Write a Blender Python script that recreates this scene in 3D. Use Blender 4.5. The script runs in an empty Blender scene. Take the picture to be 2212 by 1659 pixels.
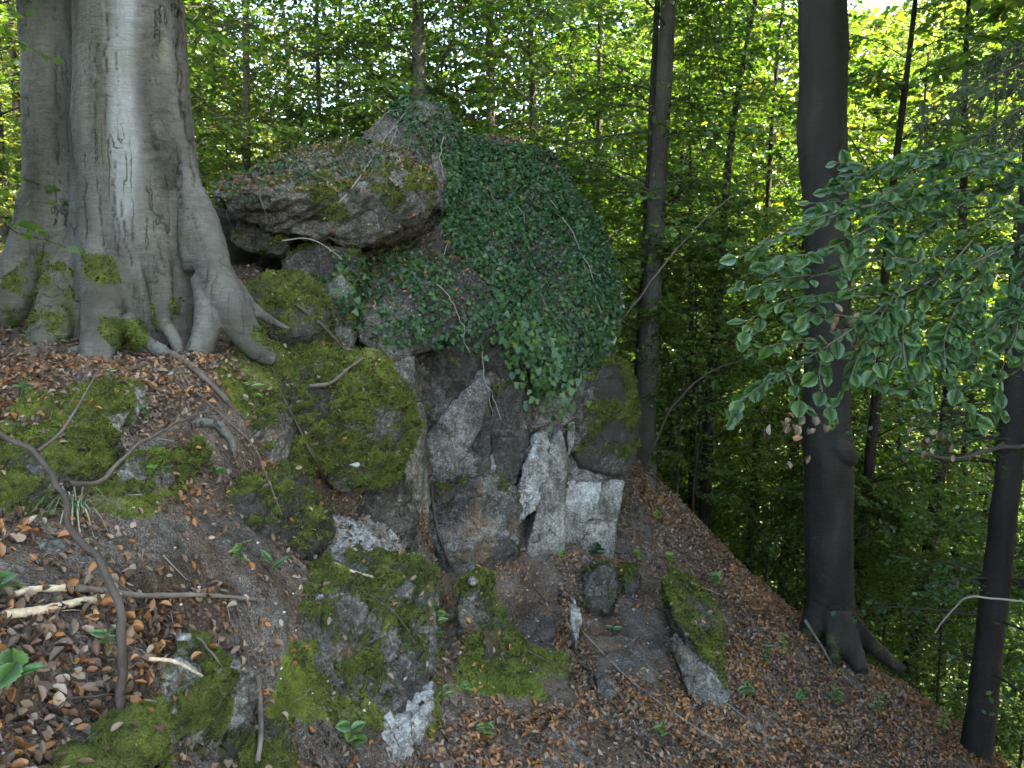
import bpy, bmesh, math, random
import numpy as np
from math import radians, sin, cos, pi
from mathutils import Vector, Matrix

# ------------------------------------------------------------------ camera, sky, sun, exposure
S = bpy.context.scene
COL = S.collection
EYE = 1.5
PITCH = radians(7.0)
FPX = 1702.0                       # focal length in pixels of a 2212 x 1659 picture
cam = bpy.data.cameras.new('camera')
cam.sensor_width = 36.0
cam.lens = 36.0 * FPX / 2212.0
cam.clip_start = 0.05
cam.clip_end = 2000.0
camo = bpy.data.objects.new('camera', cam)
COL.objects.link(camo)
camo.location = (0, 0, EYE)
camo.rotation_euler = (radians(90) - PITCH, 0, 0)
S.camera = camo

SUN_AZ = radians(98)               # clockwise from +Y, seen from above
SUN_EL = radians(52)
W = bpy.data.worlds.new('World')
S.world = W
W.use_nodes = True
nt = W.node_tree
sky = nt.nodes.new('ShaderNodeTexSky')
sky.sky_type = 'NISHITA'
sky.sun_disc = False
sky.sun_elevation = SUN_EL
sky.sun_rotation = SUN_AZ
sky.air_density = 1.0
sky.dust_density = 1.5
nt.links.new(sky.outputs[0], nt.nodes['Background'].inputs[0])
nt.nodes['Background'].inputs[1].default_value = 0.15
sl = bpy.data.lights.new('sun', 'SUN')
sl.energy = 5.0
sl.angle = radians(0.5)
sl.color = (1.0, 0.93, 0.80)
so = bpy.data.objects.new('sun', sl)
COL.objects.link(so)
SD = Vector((sin(SUN_AZ) * cos(SUN_EL), cos(SUN_AZ) * cos(SUN_EL), sin(SUN_EL)))
so.rotation_euler = SD.to_track_quat('Z', 'Y').to_euler()
so.location = SD * 60
S.view_settings.view_transform = 'Standard'
S.view_settings.look = 'None'
S.view_settings.gamma = 1.0
S.view_settings.exposure = 3.78
S.view_settings.use_white_balance = True
S.view_settings.white_balance_temperature = 7350
S.view_settings.white_balance_tint = 7
S.view_settings.use_curve_mapping = False
S.render.engine = 'CYCLES'
S.cycles.use_denoising = True
S.cycles.use_adaptive_sampling = True
S.cycles.adaptive_threshold = 0.014
S.cycles.adaptive_min_samples = 24
S.cycles.max_bounces = 5
S.cycles.diffuse_bounces = 3
S.cycles.transmission_bounces = 4
S.cycles.glossy_bounces = 2

rng = np.random.default_rng(7)
random.seed(7)

# ------------------------------------------------------------------ helpers: pixels, noise, meshes
cp, sp = cos(PITCH), sin(PITCH)
def ray(u, v):
    a = (u - 1106.0) / FPX
    b = -(v - 829.5) / FPX
    return np.array([a, cp + b * sp, -sp + b * cp])
def P(u, v, Y):
    d = ray(u, v)
    return d * (Y / d[1]) + np.array([0, 0, EYE])
def proj(p):
    p = np.asarray(p) - np.array([0, 0, EYE])
    dep = p[..., 1] * cp - p[..., 2] * sp
    up = p[..., 1] * sp + p[..., 2] * cp
    dd = np.maximum(dep, 1e-3)
    return 1106 + FPX * p[..., 0] / dd, 829.5 - FPX * up / dd, dep
def inpoly(u, v, poly):
    r = np.zeros(np.shape(u), bool)
    n = len(poly)
    for i in range(n):
        x0, y0 = poly[i]; x1, y1 = poly[(i + 1) % n]
        c = ((y0 > v) != (y1 > v)) & (u < (x1 - x0) * (v - y0) / ((y1 - y0) or 1e-9) + x0)
        r ^= c
    return r
_pr = np.random.default_rng(3)
_perm = np.concatenate([_pr.permutation(256)] * 3)
_grad = _pr.normal(size=(256, 3)); _grad /= np.linalg.norm(_grad, axis=1)[:, None]
def pn(p, seed=0):
    p = np.asarray(p, float) + seed * 17.31
    i = np.floor(p).astype(int); f = p - i
    i &= 255
    w = f * f * f * (f * (f * 6 - 15) + 10)
    out = 0
    for dx in (0, 1):
        for dy in (0, 1):
            for dz in (0, 1):
                h = _perm[_perm[_perm[(i[..., 0] + dx) & 255] + ((i[..., 1] + dy) & 255)] + ((i[..., 2] + dz) & 255)]
                g = _grad[h]
                d = g[..., 0] * (f[..., 0] - dx) + g[..., 1] * (f[..., 1] - dy) + g[..., 2] * (f[..., 2] - dz)
                ww = (w[..., 0] if dx else 1 - w[..., 0]) * (w[..., 1] if dy else 1 - w[..., 1]) * (w[..., 2] if dz else 1 - w[..., 2])
                out = out + d * ww
    return out * 1.6
def fbm(p, o=4, seed=0, gain=0.5):
    a, s, r = 1.0, 1.0, 0
    for k in range(o):
        r = r + a * pn(np.asarray(p) * s, seed + k); a *= gain; s *= 2.03
    return r
def sstep(a, b, x):
    t = np.clip((x - a) / (b - a), 0, 1); return t * t * (3 - 2 * t)
def unit(a):
    return a / np.maximum(np.linalg.norm(a, axis=-1, keepdims=True), 1e-9)

def mk(name, V, F, mat, parent=None, smooth=True, kind=None, **attrs):
    V = np.asarray(V, np.float32); F = np.asarray(F, np.int32)
    me = bpy.data.meshes.new(name)
    me.vertices.add(len(V)); me.vertices.foreach_set('co', V.ravel())
    k = F.shape[1]
    me.loops.add(F.size); me.loops.foreach_set('vertex_index', F.ravel())
    me.polygons.add(len(F)); me.polygons.foreach_set('loop_start', np.arange(0, F.size, k, dtype=np.int32))
    if smooth:
        me.polygons.foreach_set('use_smooth', np.ones(len(F), bool))
    me.update(calc_edges=True)
    for n, a in attrs.items():
        at = me.attributes.new(n, 'FLOAT', 'POINT'); at.data.foreach_set('value', np.asarray(a, np.float32))
    if mat: me.materials.append(mat)
    return link(name, me, parent, kind)
def link(name, me, parent=None, kind=None):
    o = bpy.data.objects.new(name, me); COL.objects.link(o)
    if parent is not None:
        o.parent = parent
        o.matrix_parent_inverse = Matrix.Translation(-parent.location)
    if kind: o['kind'] = kind
    return o
def tag(o, label, cat, group=None):
    o['label'] = label; o['category'] = cat
    if group: o['group'] = group
    return o
def empty(name, loc, label, cat, group=None):
    o = bpy.data.objects.new(name, None); COL.objects.link(o)
    o.empty_display_size = 0.1
    o.location = [float(c) for c in loc]
    return tag(o, label, cat, group)
def tube(path, rad, sides=8, bump=0.0, seed=0):
    path = np.asarray(path, float); n = len(path)
    rad = np.broadcast_to(np.asarray(rad, float), (n,))
    T = unit(np.gradient(path, axis=0))
    up = np.array([0.13, 0.21, 0.97]) if abs(T[0, 2]) < 0.9 else np.array([0.97, 0.2, 0.1])
    A = unit(np.cross(T, up)); B = np.cross(T, A)
    th = np.linspace(0, 2 * pi, sides, endpoint=False)
    off = A[:, None] * np.cos(th)[None, :, None] + B[:, None] * np.sin(th)[None, :, None]
    V = path[:, None] + off * rad[:, None, None]
    if bump:
        V = V + off * (bump * rad[:, None] * fbm(V * (0.6 / max(rad.max(), 1e-3)), 3, seed))[..., None]
    V = V.reshape(-1, 3)
    i = np.arange(n - 1)[:, None] * sides; j = np.arange(sides)[None]
    j2 = (j + 1) % sides
    F = np.stack([i + j, i + j2, i + j2 + sides, i + j + sides], -1).reshape(-1, 4)
    V = np.vstack([V, path[:1], path[-1:]])
    c0, c1 = len(V) - 2, len(V) - 1
    jj = np.arange(sides); k2 = (jj + 1) % sides
    cap = np.concatenate([np.stack([np.full(sides, c0), k2, jj, jj], -1)])
    F = np.vstack([F, np.stack([k2, jj, np.full(sides, c0), np.full(sides, c0)], -1)[:0]])
    return V, F
def bez(pts, n):
    """Catmull-Rom through pts (k columns)"""
    p = np.asarray(pts, float)
    if len(p) == 2:
        t = np.linspace(0, 1, n)[:, None]; return p[0] * (1 - t) + p[1] * t
    q = np.vstack([2 * p[0] - p[1], p, 2 * p[-1] - p[-2]])
    t = np.linspace(0, len(p) - 1 - 1e-6, n); i = t.astype(int); f = (t - i)[:, None]
    a, b, c, d = q[i], q[i + 1], q[i + 2], q[i + 3]
    return 0.5 * (2 * b + (c - a) * f + (2 * a - 5 * b + 4 * c - d) * f**2 + (3 * b - a - 3 * c + d) * f**3)
class Acc:
    """collects pieces (V, F of one face size) into one mesh"""
    def __init__(s): s.V = []; s.F = []; s.n = 0; s.A = {}
    def add(s, V, F, **a):
        s.V.append(V); s.F.append(np.asarray(F) + s.n); s.n += len(V)
        for k, x in a.items(): s.A.setdefault(k, []).append(np.broadcast_to(x, (len(V),)))
    def build(s, name, mat, parent=None, kind=None, smooth=True):
        return mk(name, np.vstack(s.V), np.vstack(s.F), mat, parent, smooth, kind, **{k: np.concatenate(x) for k, x in s.A.items()})

# leaf templates: (along, across, lift) and triangles
def tmpl(v, f): return np.array(v, float), np.array(f)
RHOMB = tmpl([(0, 0, 0), (.42, -.5, .07), (1, 0, -.04), (.42, .5, .07)], [(0, 1, 2), (0, 2, 3)])
BEECH = tmpl([(0, 0, 0), (.25, -.38, .05), (.6, -.46, .05), (.85, -.22, 0), (1, 0, -.06), (.85, .22, 0), (.6, .46, .05), (.25, .38, .05), (.5, 0, -.02)],
             [(0, 1, 8), (1, 2, 8), (2, 3, 8), (3, 4, 8), (4, 5, 8), (5, 6, 8), (6, 7, 8), (7, 0, 8)])
def serrated(n=6):
    ed = []
    for i in range(n):
        t0 = (i + .55) / n; t1 = (i + .95) / n
        w0 = .5 * math.sin(pi * t0 ** .8) ** .8
        ed.append((t0, w0 * 1.06)); ed.append((min(t1, .97), .5 * math.sin(pi * min(t1, .97) ** .8) ** .8 * .9))
    mid = [(0, 0, 0), (.33, 0, -.015), (.66, 0, -.03), (1, 0, -.09)]
    v = list(mid)
    f = []
    for s in (-1, 1):
        i0 = len(v)
        v += [(a, s * w, .035 * w + (-.03 if a > .8 else 0)) for a, w in ed]
        k = len(ed)
        def m(i): return 0 if i < k * .28 else (1 if i < k * .6 else 2)
        f.append((0, i0, 0 + 1) if False else (0, i0, i0))
        for i in range(k - 1):
            f.append((m(i), i0 + i, i0 + i + 1))
            if m(i + 1) != m(i): f.append((m(i), i0 + i + 1, m(i + 1)))
        f.append((m(k - 1), i0 + k - 1, 3))
    return tmpl(v, [x for x in f if len(set(x)) == 3])
SERR = serrated()
IVY = tmpl([(0, 0, 0), (-.1, -.28, .02), (.18, -.52, .04), (.38, -.24, .02), (.62, -.34, .03), (1, 0, -.08), (.62, .34, .03), (.38, .24, .02), (.18, .52, .04), (-.1, .28, .02), (.3, 0, 0)],
           [(10, i, (i + 1) % 10) for i in range(10)])
NEEDLE = tmpl([(0, -.5, 0), (0, .5, 0), (1, 0, 0)], [(0, 1, 2)])
CURL = tmpl([(0, 0, 0), (.2, -.34, .5), (.55, -.46, .7), (.85, -.24, .6), (1, 0, .45), (.85, .24, .6), (.55, .46, .75), (.2, .34, .5), (.3, 0, 0), (.7, 0, .12)],
            [(0, 1, 8), (1, 2, 8), (2, 9, 8), (2, 3, 9), (3, 4, 9), (4, 5, 9), (5, 6, 9), (6, 8, 9), (6, 7, 8), (7, 0, 8)])
CURL4 = tmpl([(0, 0, 0), (.35, -.45, .6), (.8, -.3, .6), (1, 0, .4), (.8, .3, .6), (.35, .45, .65)], [(0, 1, 2), (0, 2, 3), (0, 3, 4), (0, 4, 5)])
def leaves(t, p, d, n, L, Wd, lift=None):
    tv, tf = t
    p = np.asarray(p); N = len(p)
    d = unit(d); s = unit(np.cross(n, d)); n = np.cross(d, s)
    L = np.broadcast_to(L, (N,)); Wd = np.broadcast_to(Wd, (N,))
    lf = np.broadcast_to(L if lift is None else lift, (N,))
    V = (p[:, None] + d[:, None] * (tv[None, :, 0] * L[:, None])[..., None]
         + s[:, None] * (tv[None, :, 1] * Wd[:, None])[..., None] + n[:, None] * (tv[None, :, 2] * lf[:, None])[..., None])
    F = tf[None] + (np.arange(N) * len(tv))[:, None, None]
    return V.reshape(-1, 3), F.reshape(-1, 3)
def rdir(N, g=None):
    return unit((g or rng).normal(size=(N, 3)))

# ------------------------------------------------------------------ materials
def newmat(name):
    m = bpy.data.materials.new(name); m.use_nodes = True
    t = m.node_tree; t.nodes.clear()
    out = t.nodes.new('ShaderNodeOutputMaterial')
    return m, t, out
class N:
    def __init__(s, t): s.t = t
    def __call__(s, typ, ins=None, **kw):
        n = s.t.nodes.new('ShaderNode' + typ)
        for k, v in kw.items(): setattr(n, k, v)
        for k, v in (ins or {}).items():
            if isinstance(v, bpy.types.NodeSocket): s.t.links.new(v, n.inputs[k])
            else: n.inputs[k].default_value = v
        return n
    def math(s, op, a, b=0.0, c=None, clamp=False):
        d = {0: a, 1: b}
        if c is not None: d[2] = c
        return s('Math', d, operation=op, use_clamp=clamp).outputs[0]
    def ramp(s, f, stops, interp='LINEAR'):
        n = s('ValToRGB', {0: f}); r = n.color_ramp; r.interpolation = interp
        while len(r.elements) < len(stops): r.elements.new(0.5)
        for e, (p, c) in zip(r.elements, stops): e.position = p; e.color = (*c, 1) if len(c) == 3 else c
        return n.outputs[0]
    def mix(s, f, a, b, mode='MIX'):
        n = s('Mix', data_type='RGBA', blend_type=mode)
        for k, v in ((0, f), (6, a), (7, b)):
            if isinstance(v, bpy.types.NodeSocket): s.t.links.new(v, n.inputs[k])
            else: n.inputs[k].default_value = (*v, 1) if isinstance(v, tuple) and len(v) == 3 else v
        return n.outputs[2]
    def attr(s, name): return s('Attribute', attribute_name=name).outputs['Fac']
    def noise(s, vec, scale, detail=4, rough=.55, dist=0.0):
        return s('TexNoise', {'Vector': vec, 'Scale': scale, 'Detail': detail, 'Roughness': rough, 'Distortion': dist}).outputs[0]
def vscale(n, vec, sc, rot=(0, 0, 0)):
    return n('Mapping', {'Vector': vec, 'Scale': sc, 'Rotation': rot}).outputs[0]

def leaf_mat(name, stops, tr=(1.6, 1.7, .7), tw=.42, gloss=.06, rough=.4):
    m, t, out = newmat(name); n = N(t)
    c = n.ramp(n.attr('tint'), stops)
    g = n('NewGeometry')
    c = n.mix(n.noise(g.outputs['Position'], 1.3, 2), c, n.mix(1.0, c, (.62, .68, .6), 'MULTIPLY'))
    tc = n.mix(1.0, c, (*tr,), 'MULTIPLY')
    d = n('BsdfDiffuse', {'Color': c}); tl = n('BsdfTranslucent', {'Color': tc})
    mx = n('MixShader', {0: tw, 1: d.outputs[0], 2: tl.outputs[0]})
    gl = n('BsdfGlossy', {'Color': (.9, .95, 1, 1), 'Roughness': rough})
    lw = n('LayerWeight', {'Blend': .35}).outputs['Fresnel']
    f = n.math('MULTIPLY_ADD', lw, gloss * 2.2, gloss * .6)
    t.links.new(n('MixShader', {0: f, 1: mx.outputs[0], 2: gl.outputs[0]}).outputs[0], out.inputs[0])
    return m

def rock_mat():
    """limestone: attributes moss (0..1), tone (0 dark .. 1 white)"""
    m, t, out = newmat('limestone'); n = N(t)
    pos = n('NewGeometry').outputs['Position']
    a = n.noise(pos, 2.2, 6, .62); b = n.noise(pos, 11, 5, .65)
    st = n.noise(vscale(n, pos, (9, 9, 1.6)), 1.6, 5, .6, .6)
    tone = n.attr('tone')
    fine = n.noise(pos, 46, 5, .75)
    f = n.math('ADD', n.math('MULTIPLY', a, .42), n.math('MULTIPLY', b, .38))
    f = n.math('ADD', f, n.math('MULTIPLY_ADD', fine, .8, -.30))
    f = n.math('ADD', f, n.math('MULTIPLY_ADD', n.noise(pos, 130, 4, .8), .45, -.225))
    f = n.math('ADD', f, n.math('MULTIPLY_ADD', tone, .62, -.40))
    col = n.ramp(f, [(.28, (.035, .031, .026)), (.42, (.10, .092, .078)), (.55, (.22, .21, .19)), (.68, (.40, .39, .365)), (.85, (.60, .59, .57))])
    lich = n.ramp(n.noise(pos, 13, 5, .75), [(.56, (0, 0, 0)), (.66, (1, 1, 1))])
    col = n.mix(n.math('MULTIPLY', lich, n.math('MULTIPLY', tone, .6)), col, (.45, .46, .43))
    streak = n.ramp(st, [(.52, (0, 0, 0)), (.66, (1, 1, 1))])
    col = n.mix(n.math('MULTIPLY', streak, .55), col, (.045, .04, .032))
    wv = n('VectorMath', {0: pos, 1: n('VectorMath', {0: n('TexNoise', {'Vector': pos, 'Scale': 5.0, 'Detail': 3.0}).outputs['Color'], 'Scale': .22}, operation='SCALE').outputs[0]}, operation='ADD').outputs[0]
    vo = n('TexVoronoi', {'Vector': vscale(n, wv, (5, 5, 2.6), (.3, .2, 0)), 'Scale': 1.0}, feature='DISTANCE_TO_EDGE').outputs['Distance']
    ck = n.ramp(vo, [(.0, (1, 1, 1)), (.022, (0, 0, 0))])
    ck = n.math('MULTIPLY', ck, n.ramp(n.noise(pos, 3.1, 3), [(.47, (0, 0, 0)), (.6, (1, 1, 1))]))
    col = n.mix(n.math('MULTIPLY', ck, .5), col, (.03, .026, .02))
    rust = n.ramp(n.noise(pos, 1.7, 3), [(.62, (0, 0, 0)), (.74, (1, 1, 1))])
    col = n.mix(n.math('MULTIPLY', rust, .5), col, (.17, .095, .04))
    mo = n.attr('moss')
    mf = n.math('ADD', mo, n.math('MULTIPLY_ADD', n.noise(pos, 30, 4, .7), .9, -.45))
    mf = n.ramp(mf, [(.38, (0, 0, 0)), (.58, (1, 1, 1))])
    mc = n.ramp(n.noise(pos, 6, 5, .7), [(.3, (.030, .036, .009)), (.5, (.094, .112, .021)), (.72, (.18, .20, .038))])
    col = n.mix(mf, col, mc)
    h = n.math('ADD', n.math('MULTIPLY', n.noise(pos, 18, 6, .7), .6), n.math('MULTIPLY', n.noise(vscale(n, pos, (6, 6, 22), (.35, .3, 0)), 1.5, 4, .6), .5))
    h = n.math('ADD', h, n.math('MULTIPLY', mf, n.noise(pos, 90, 3, .7)))
    h = n.math('SUBTRACT', h, n.math('MULTIPLY', ck, .35))
    bp = n('Bump', {'Height': h, 'Strength': 1.0, 'Distance': .05})
    p = n('BsdfPrincipled', {'Base Color': col, 'Roughness': .88, 'Normal': bp.outputs[0]})
    p.inputs['Specular IOR Level'].default_value = .2
    t.links.new(p.outputs[0], out.inputs[0]); return m

def soil_mat():
    m, t, out = newmat('forest_soil'); n = N(t)
    pos = n('NewGeometry').outputs['Position']
    a = n.noise(pos, 3.0, 6, .65); b = n.noise(pos, 40, 5, .7); c = n.noise(pos, 120, 3, .7)
    col = n.ramp(n.math('ADD', n.math('ADD', n.math('MULTIPLY', a, .5), n.math('MULTIPLY', b, .5)), n.math('MULTIPLY_ADD', c, .9, -.45)),
                 [(.33, (.026, .020, .016)), (.48, (.078, .064, .054)), (.6, (.155, .138, .122)), (.75, (.29, .27, .25))])
    br = n.ramp(n.noise(pos, 2.1, 4), [(.42, (0, 0, 0)), (.6, (1, 1, 1))])
    col = n.mix(n.math('MULTIPLY', br, .75), col, n.mix(1.0, col, (1.0, .72, .52), 'MULTIPLY'))
    fl = n.ramp(n.noise(pos, .9, 5, .7), [(.35, (.016, .020, .008)), (.5, (.034, .036, .014)), (.68, (.06, .045, .022))])
    col = n.mix(n.attr('valley'), col, fl)
    w = n.ramp(n('TexVoronoi', {'Vector': pos, 'Scale': 55.0}).outputs['Distance'], [(.10, (1, 1, 1)), (.17, (0, 0, 0))])
    sel = n.math('GREATER_THAN', n.noise(pos, 23, 2), .60)
    col = n.mix(n.math('MULTIPLY', n.math('MULTIPLY', w, sel), n.math('MULTIPLY_ADD', n.attr('valley'), -.8, .8)), col, (.36, .34, .31))
    mf = n.math('ADD', n.attr('moss'), n.math('MULTIPLY_ADD', n.noise(pos, 25, 4, .7), .9, -.45))
    mf = n.ramp(mf, [(.38, (0, 0, 0)), (.58, (1, 1, 1))])
    mc = n.ramp(n.noise(pos, 6, 5, .7), [(.3, (.030, .036, .010)), (.5, (.096, .114, .021)), (.72, (.185, .205, .038))])
    col = n.mix(mf, col, mc)
    h = n.math('ADD', n.math('MULTIPLY', b, .7), n.math('MULTIPLY', c, .3))
    bp = n('Bump', {'Height': h, 'Strength': .9, 'Distance': .03})
    p = n('BsdfPrincipled', {'Base Color': col, 'Roughness': .95, 'Normal': bp.outputs[0]})
    p.inputs['Specular IOR Level'].default_value = .15
    t.links.new(p.outputs[0], out.inputs[0]); return m

def bark_mat(name, lo, mid, hi, moss=True, wr=1.0, fiss=1.0):
    m, t, out = newmat(name); n = N(t)
    pos = n('NewGeometry').outputs['Position']
    a = n.noise(vscale(n, pos, (1.6, 1.6, .5)), 2.0, 5, .6)
    b = n.noise(vscale(n, pos, (1, 1, 6)), 7, 4, .65)
    c = n.noise(pos, 42, 4, .7)
    f = n.math('ADD', n.math('MULTIPLY', a, .62), n.math('MULTIPLY', b, .2))
    f = n.math('ADD', f, n.math('MULTIPLY', c, .18))
    col = n.ramp(f, [(.34, lo), (.5, mid), (.66, hi)])
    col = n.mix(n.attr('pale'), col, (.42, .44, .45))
    gr = n.ramp(n.noise(pos, 3.1, 4, .6), [(.5, (0, 0, 0)), (.68, (1, 1, 1))])
    col = n.mix(n.math('MULTIPLY', gr, .4), col, n.mix(1.0, col, (.72, .80, .50), 'MULTIPLY'))
    sp = n.ramp(n.noise(pos, 34, 5, .75), [(.56, (0, 0, 0)), (.68, (1, 1, 1))])
    col = n.mix(n.math('MULTIPLY', sp, .35), col, n.mix(1.0, col, (1.8, 1.8, 1.7), 'MULTIPLY'))
    dk = n.ramp(n.noise(vscale(n, pos, (5, 5, .35)), 1.0, 4, .6), [(.52, (0, 0, 0)), (.68, (1, 1, 1))])
    col = n.mix(n.math('MULTIPLY', dk, .5), col, n.mix(1.0, col, (.5, .46, .38), 'MULTIPLY'))
    fv = n('VectorMath', {0: vscale(n, pos, (7.3, 7.3, .5)), 1: n('VectorMath', {0: n('TexNoise', {'Vector': pos, 'Scale': 9.0, 'Detail': 4.0}).outputs['Color'], 'Scale': .38}, operation='SCALE').outputs[0]}, operation='ADD').outputs[0]
    fz = n.math('ABSOLUTE', n.math('SUBTRACT', n.noise(fv, 1.0, 1, .5), .5))
    fis = n.math('MULTIPLY', n.ramp(fz, [(.0, (1, 1, 1)), (.016, (0, 0, 0))]), n.ramp(n.noise(pos, 1.5, 3), [(.46, (0, 0, 0)), (.56, (1, 1, 1))]))
    fis = n.math('MULTIPLY', fis, fiss)
    col = n.mix(n.math('MULTIPLY', fis, .85), col, (.02, .017, .013))
    col = n.mix(n.attr('crack'), col, (.022, .018, .014))
    if moss:
        mf = n.math('ADD', n.attr('moss'), n.math('MULTIPLY_ADD', n.noise(pos, 28, 4, .7), .9, -.45))
        mf = n.ramp(mf, [(.42, (0, 0, 0)), (.56, (1, 1, 1))])
        mc = n.ramp(n.noise(pos, 9, 5, .7), [(.3, (.02, .03, .008)), (.5, (.05, .068, .014)), (.72, (.10, .125, .022))])
        col = n.mix(mf, col, mc)
    h = n.math('ADD', n.math('MULTIPLY', n.noise(vscale(n, pos, (1, 1, 7)), 14, 4, .6), .5 * wr), n.math('MULTIPLY', c, .5))
    h = n.math('SUBTRACT', h, n.math('MULTIPLY', fis, .5))
    bp = n('Bump', {'Height': h, 'Strength': .7, 'Distance': .025})
    p = n('BsdfPrincipled', {'Base Color': col, 'Roughness': .8, 'Normal': bp.outputs[0]})
    p.inputs['Specular IOR Level'].default_value = .25
    t.links.new(p.outputs[0], out.inputs[0]); return m

def plain_mat(name, stops, scale=12, rough=.85, stretch=(1, 1, 1), tint=False):
    m, t, out = newmat(name); n = N(t)
    pos = n('NewGeometry').outputs['Position']
    f = n.noise(vscale(n, pos, stretch), scale, 4, .65)
    if tint: f = n.math('ADD', n.math('MULTIPLY', f, .35), n.math('MULTIPLY', n.attr('tint'), .72))
    col = n.ramp(f, stops)
    bp = n('Bump', {'Height': n.noise(pos, scale * 4, 3), 'Strength': .5, 'Distance': .01})
    p = n('BsdfPrincipled', {'Base Color': col, 'Roughness': rough, 'Normal': bp.outputs[0]})
    p.inputs['Specular IOR Level'].default_value = .25
    t.links.new(p.outputs[0], out.inputs[0]); return m

M = {}
M['rock'] = rock_mat(); M['soil'] = soil_mat()
M['beech'] = bark_mat('beech_bark', (.040, .038, .030), (.085, .081, .069), (.155, .150, .135))
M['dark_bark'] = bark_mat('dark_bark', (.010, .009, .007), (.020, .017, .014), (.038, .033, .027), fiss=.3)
M['grey_bark'] = bark_mat('grey_bark', (.035, .032, .026), (.075, .068, .055), (.14, .13, .105), moss=False, fiss=.5)
M['mid_bark'] = bark_mat('mid_bark', (.022, .020, .015), (.048, .043, .035), (.09, .083, .068), moss=False, fiss=.5)
M['moss'] = leaf_mat('moss_shoots', [(0, (.030, .037, .010)), (.5, (.104, .122, .025)), (1, (.21, .23, .048))], tr=(1.3, 1.3, .6), tw=.3, gloss=.01, rough=.6)
M['ivy'] = leaf_mat('ivy_leaves', [(0, (.018, .046, .016)), (.6, (.038, .088, .030)), (.85, (.06, .125, .038)), (1, (.13, .17, .04))], tr=(1.0, 1.2, .5), tw=.18, gloss=.03, rough=.42)
M['leaf'] = leaf_mat('beech_leaves', [(0, (.032, .066, .014)), (.55, (.068, .120, .020)), (.9, (.100, .155, .026)), (1, (.22, .19, .03))], tr=(2.3, 2.6, .75), tw=.45, gloss=.035, rough=.45)
M['bright'] = leaf_mat('sunny_leaves', [(0, (.055, .095, .018)), (.55, (.10, .145, .026)), (.9, (.16, .18, .036)), (1, (.25, .20, .05))], tr=(2.6, 2.3, .8), tw=.45, gloss=.03, rough=.5)  # leaf colour lightened and yellowed to carry sunlight on the background foliage
M['bough'] = leaf_mat('bough_leaves', [(0, (.034, .072, .026)), (.6, (.058, .118, .040)), (1, (.095, .165, .05))], tr=(1.8, 2.1, .5), tw=.38, gloss=.03, rough=.42)
M['seedling'] = leaf_mat('seedling_leaves', [(0, (.045, .11, .03)), (.6, (.085, .19, .045)), (1, (.22, .32, .05))], tr=(1.5, 1.6, .5), tw=.35, gloss=.06, rough=.4)
M['litter'] = leaf_mat('dry_leaves', [(0, (.055, .031, .020)), (.25, (.125, .068, .042)), (.45, (.225, .135, .088)), (.66, (.38, .285, .215)), (.72, (.23, .095, .038)), (.88, (.35, .14, .045)), (1, (.44, .20, .065))], tr=(1.1, 1, .8), tw=.15, gloss=.04, rough=.5)
M['needle'] = leaf_mat('spruce_needles', [(0, (.022, .045, .018)), (1, (.05, .085, .028))], tr=(1.3, 1.4, .6), tw=.25, gloss=.04, rough=.45)
M['twig'] = plain_mat('twigs', [(.25, (.035, .026, .02)), (.5, (.09, .07, .055)), (.75, (.22, .19, .16))], 9, tint=True)
M['pale_wood'] = plain_mat('peeled_wood', [(.3, (.30, .22, .14)), (.5, (.48, .38, .26)), (.7, (.60, .50, .37))], 14, stretch=(1, 4, 4))
M['stone'] = plain_mat('loose_stones', [(.3, (.10, .095, .085)), (.5, (.25, .24, .22)), (.7, (.48, .46, .43))], 9, tint=True)
M['grass'] = leaf_mat('sedge', [(0, (.04, .075, .02)), (.6, (.08, .13, .04)), (1, (.28, .24, .15))], tr=(1.4, 1.5, .6), tw=.3, gloss=.05)

# ------------------------------------------------------------------ terrain
GC = [  # (u, v, Y): where the ground shows
 (-200, 1659, 1.7), (0, 1659, 1.9), (300, 1659, 2.35), (550, 1659, 3.2), (760, 1659, 3.75), (950, 1659, 4.15), (1250, 1659, 4.7), (1700, 1659, 5.8), (2100, 1659, 7.0),
 (1380, 1010, 10.6), (1560, 1190, 10.2), (1700, 1310, 9.6), (1790, 1392, 8.7), (1950, 1490, 8.4), (2110, 1622, 7.6),
 (900, 1285, 7.1), (925, 1235, 7.7), (1000, 1190, 8.0), (1100, 1185, 8.1), (1250, 1195, 8.3), (1345, 1195, 8.8), (1000, 1320, 6.5),
 (1100, 1400, 6.2), (1300, 1400, 6.7), (1500, 1310, 7.9), (1250, 1550, 5.2), (1500, 1550, 5.9), (1700, 1500, 7.1),
 (0, 745, 5.6), (150, 765, 5.7), (300, 775, 5.8), (470, 785, 6.0), (590, 770, 6.4), (680, 690, 7.5), (500, 600, 7.9), (250, 690, 6.6), (20, 690, 6.6),
 (60, 880, 4.5), (200, 900, 4.5), (400, 900, 4.9), (560, 900, 5.5), (620, 860, 6.1), (560, 800, 6.35), (640, 760, 7.0), (700, 800, 7.0), (800, 800, 7.4), (875, 860, 7.3), (862, 960, 7.05), (760, 975, 6.65), (640, 950, 6.25), (600, 990, 5.75), (430, 1130, 4.1), (100, 1220, 3.05), (300, 1250, 3.3), (550, 1270, 4.0), (420, 1260, 3.6),
 (150, 1450, 2.45), (300, 1400, 2.75), (700, 1235, 6.05), (780, 1258, 6.35), (850, 1282, 6.8), (640, 1225, 5.2), (730, 1262, 5.2), (450, 1500, 3.1),
]
cx = [P(*c) for c in GC]
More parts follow.
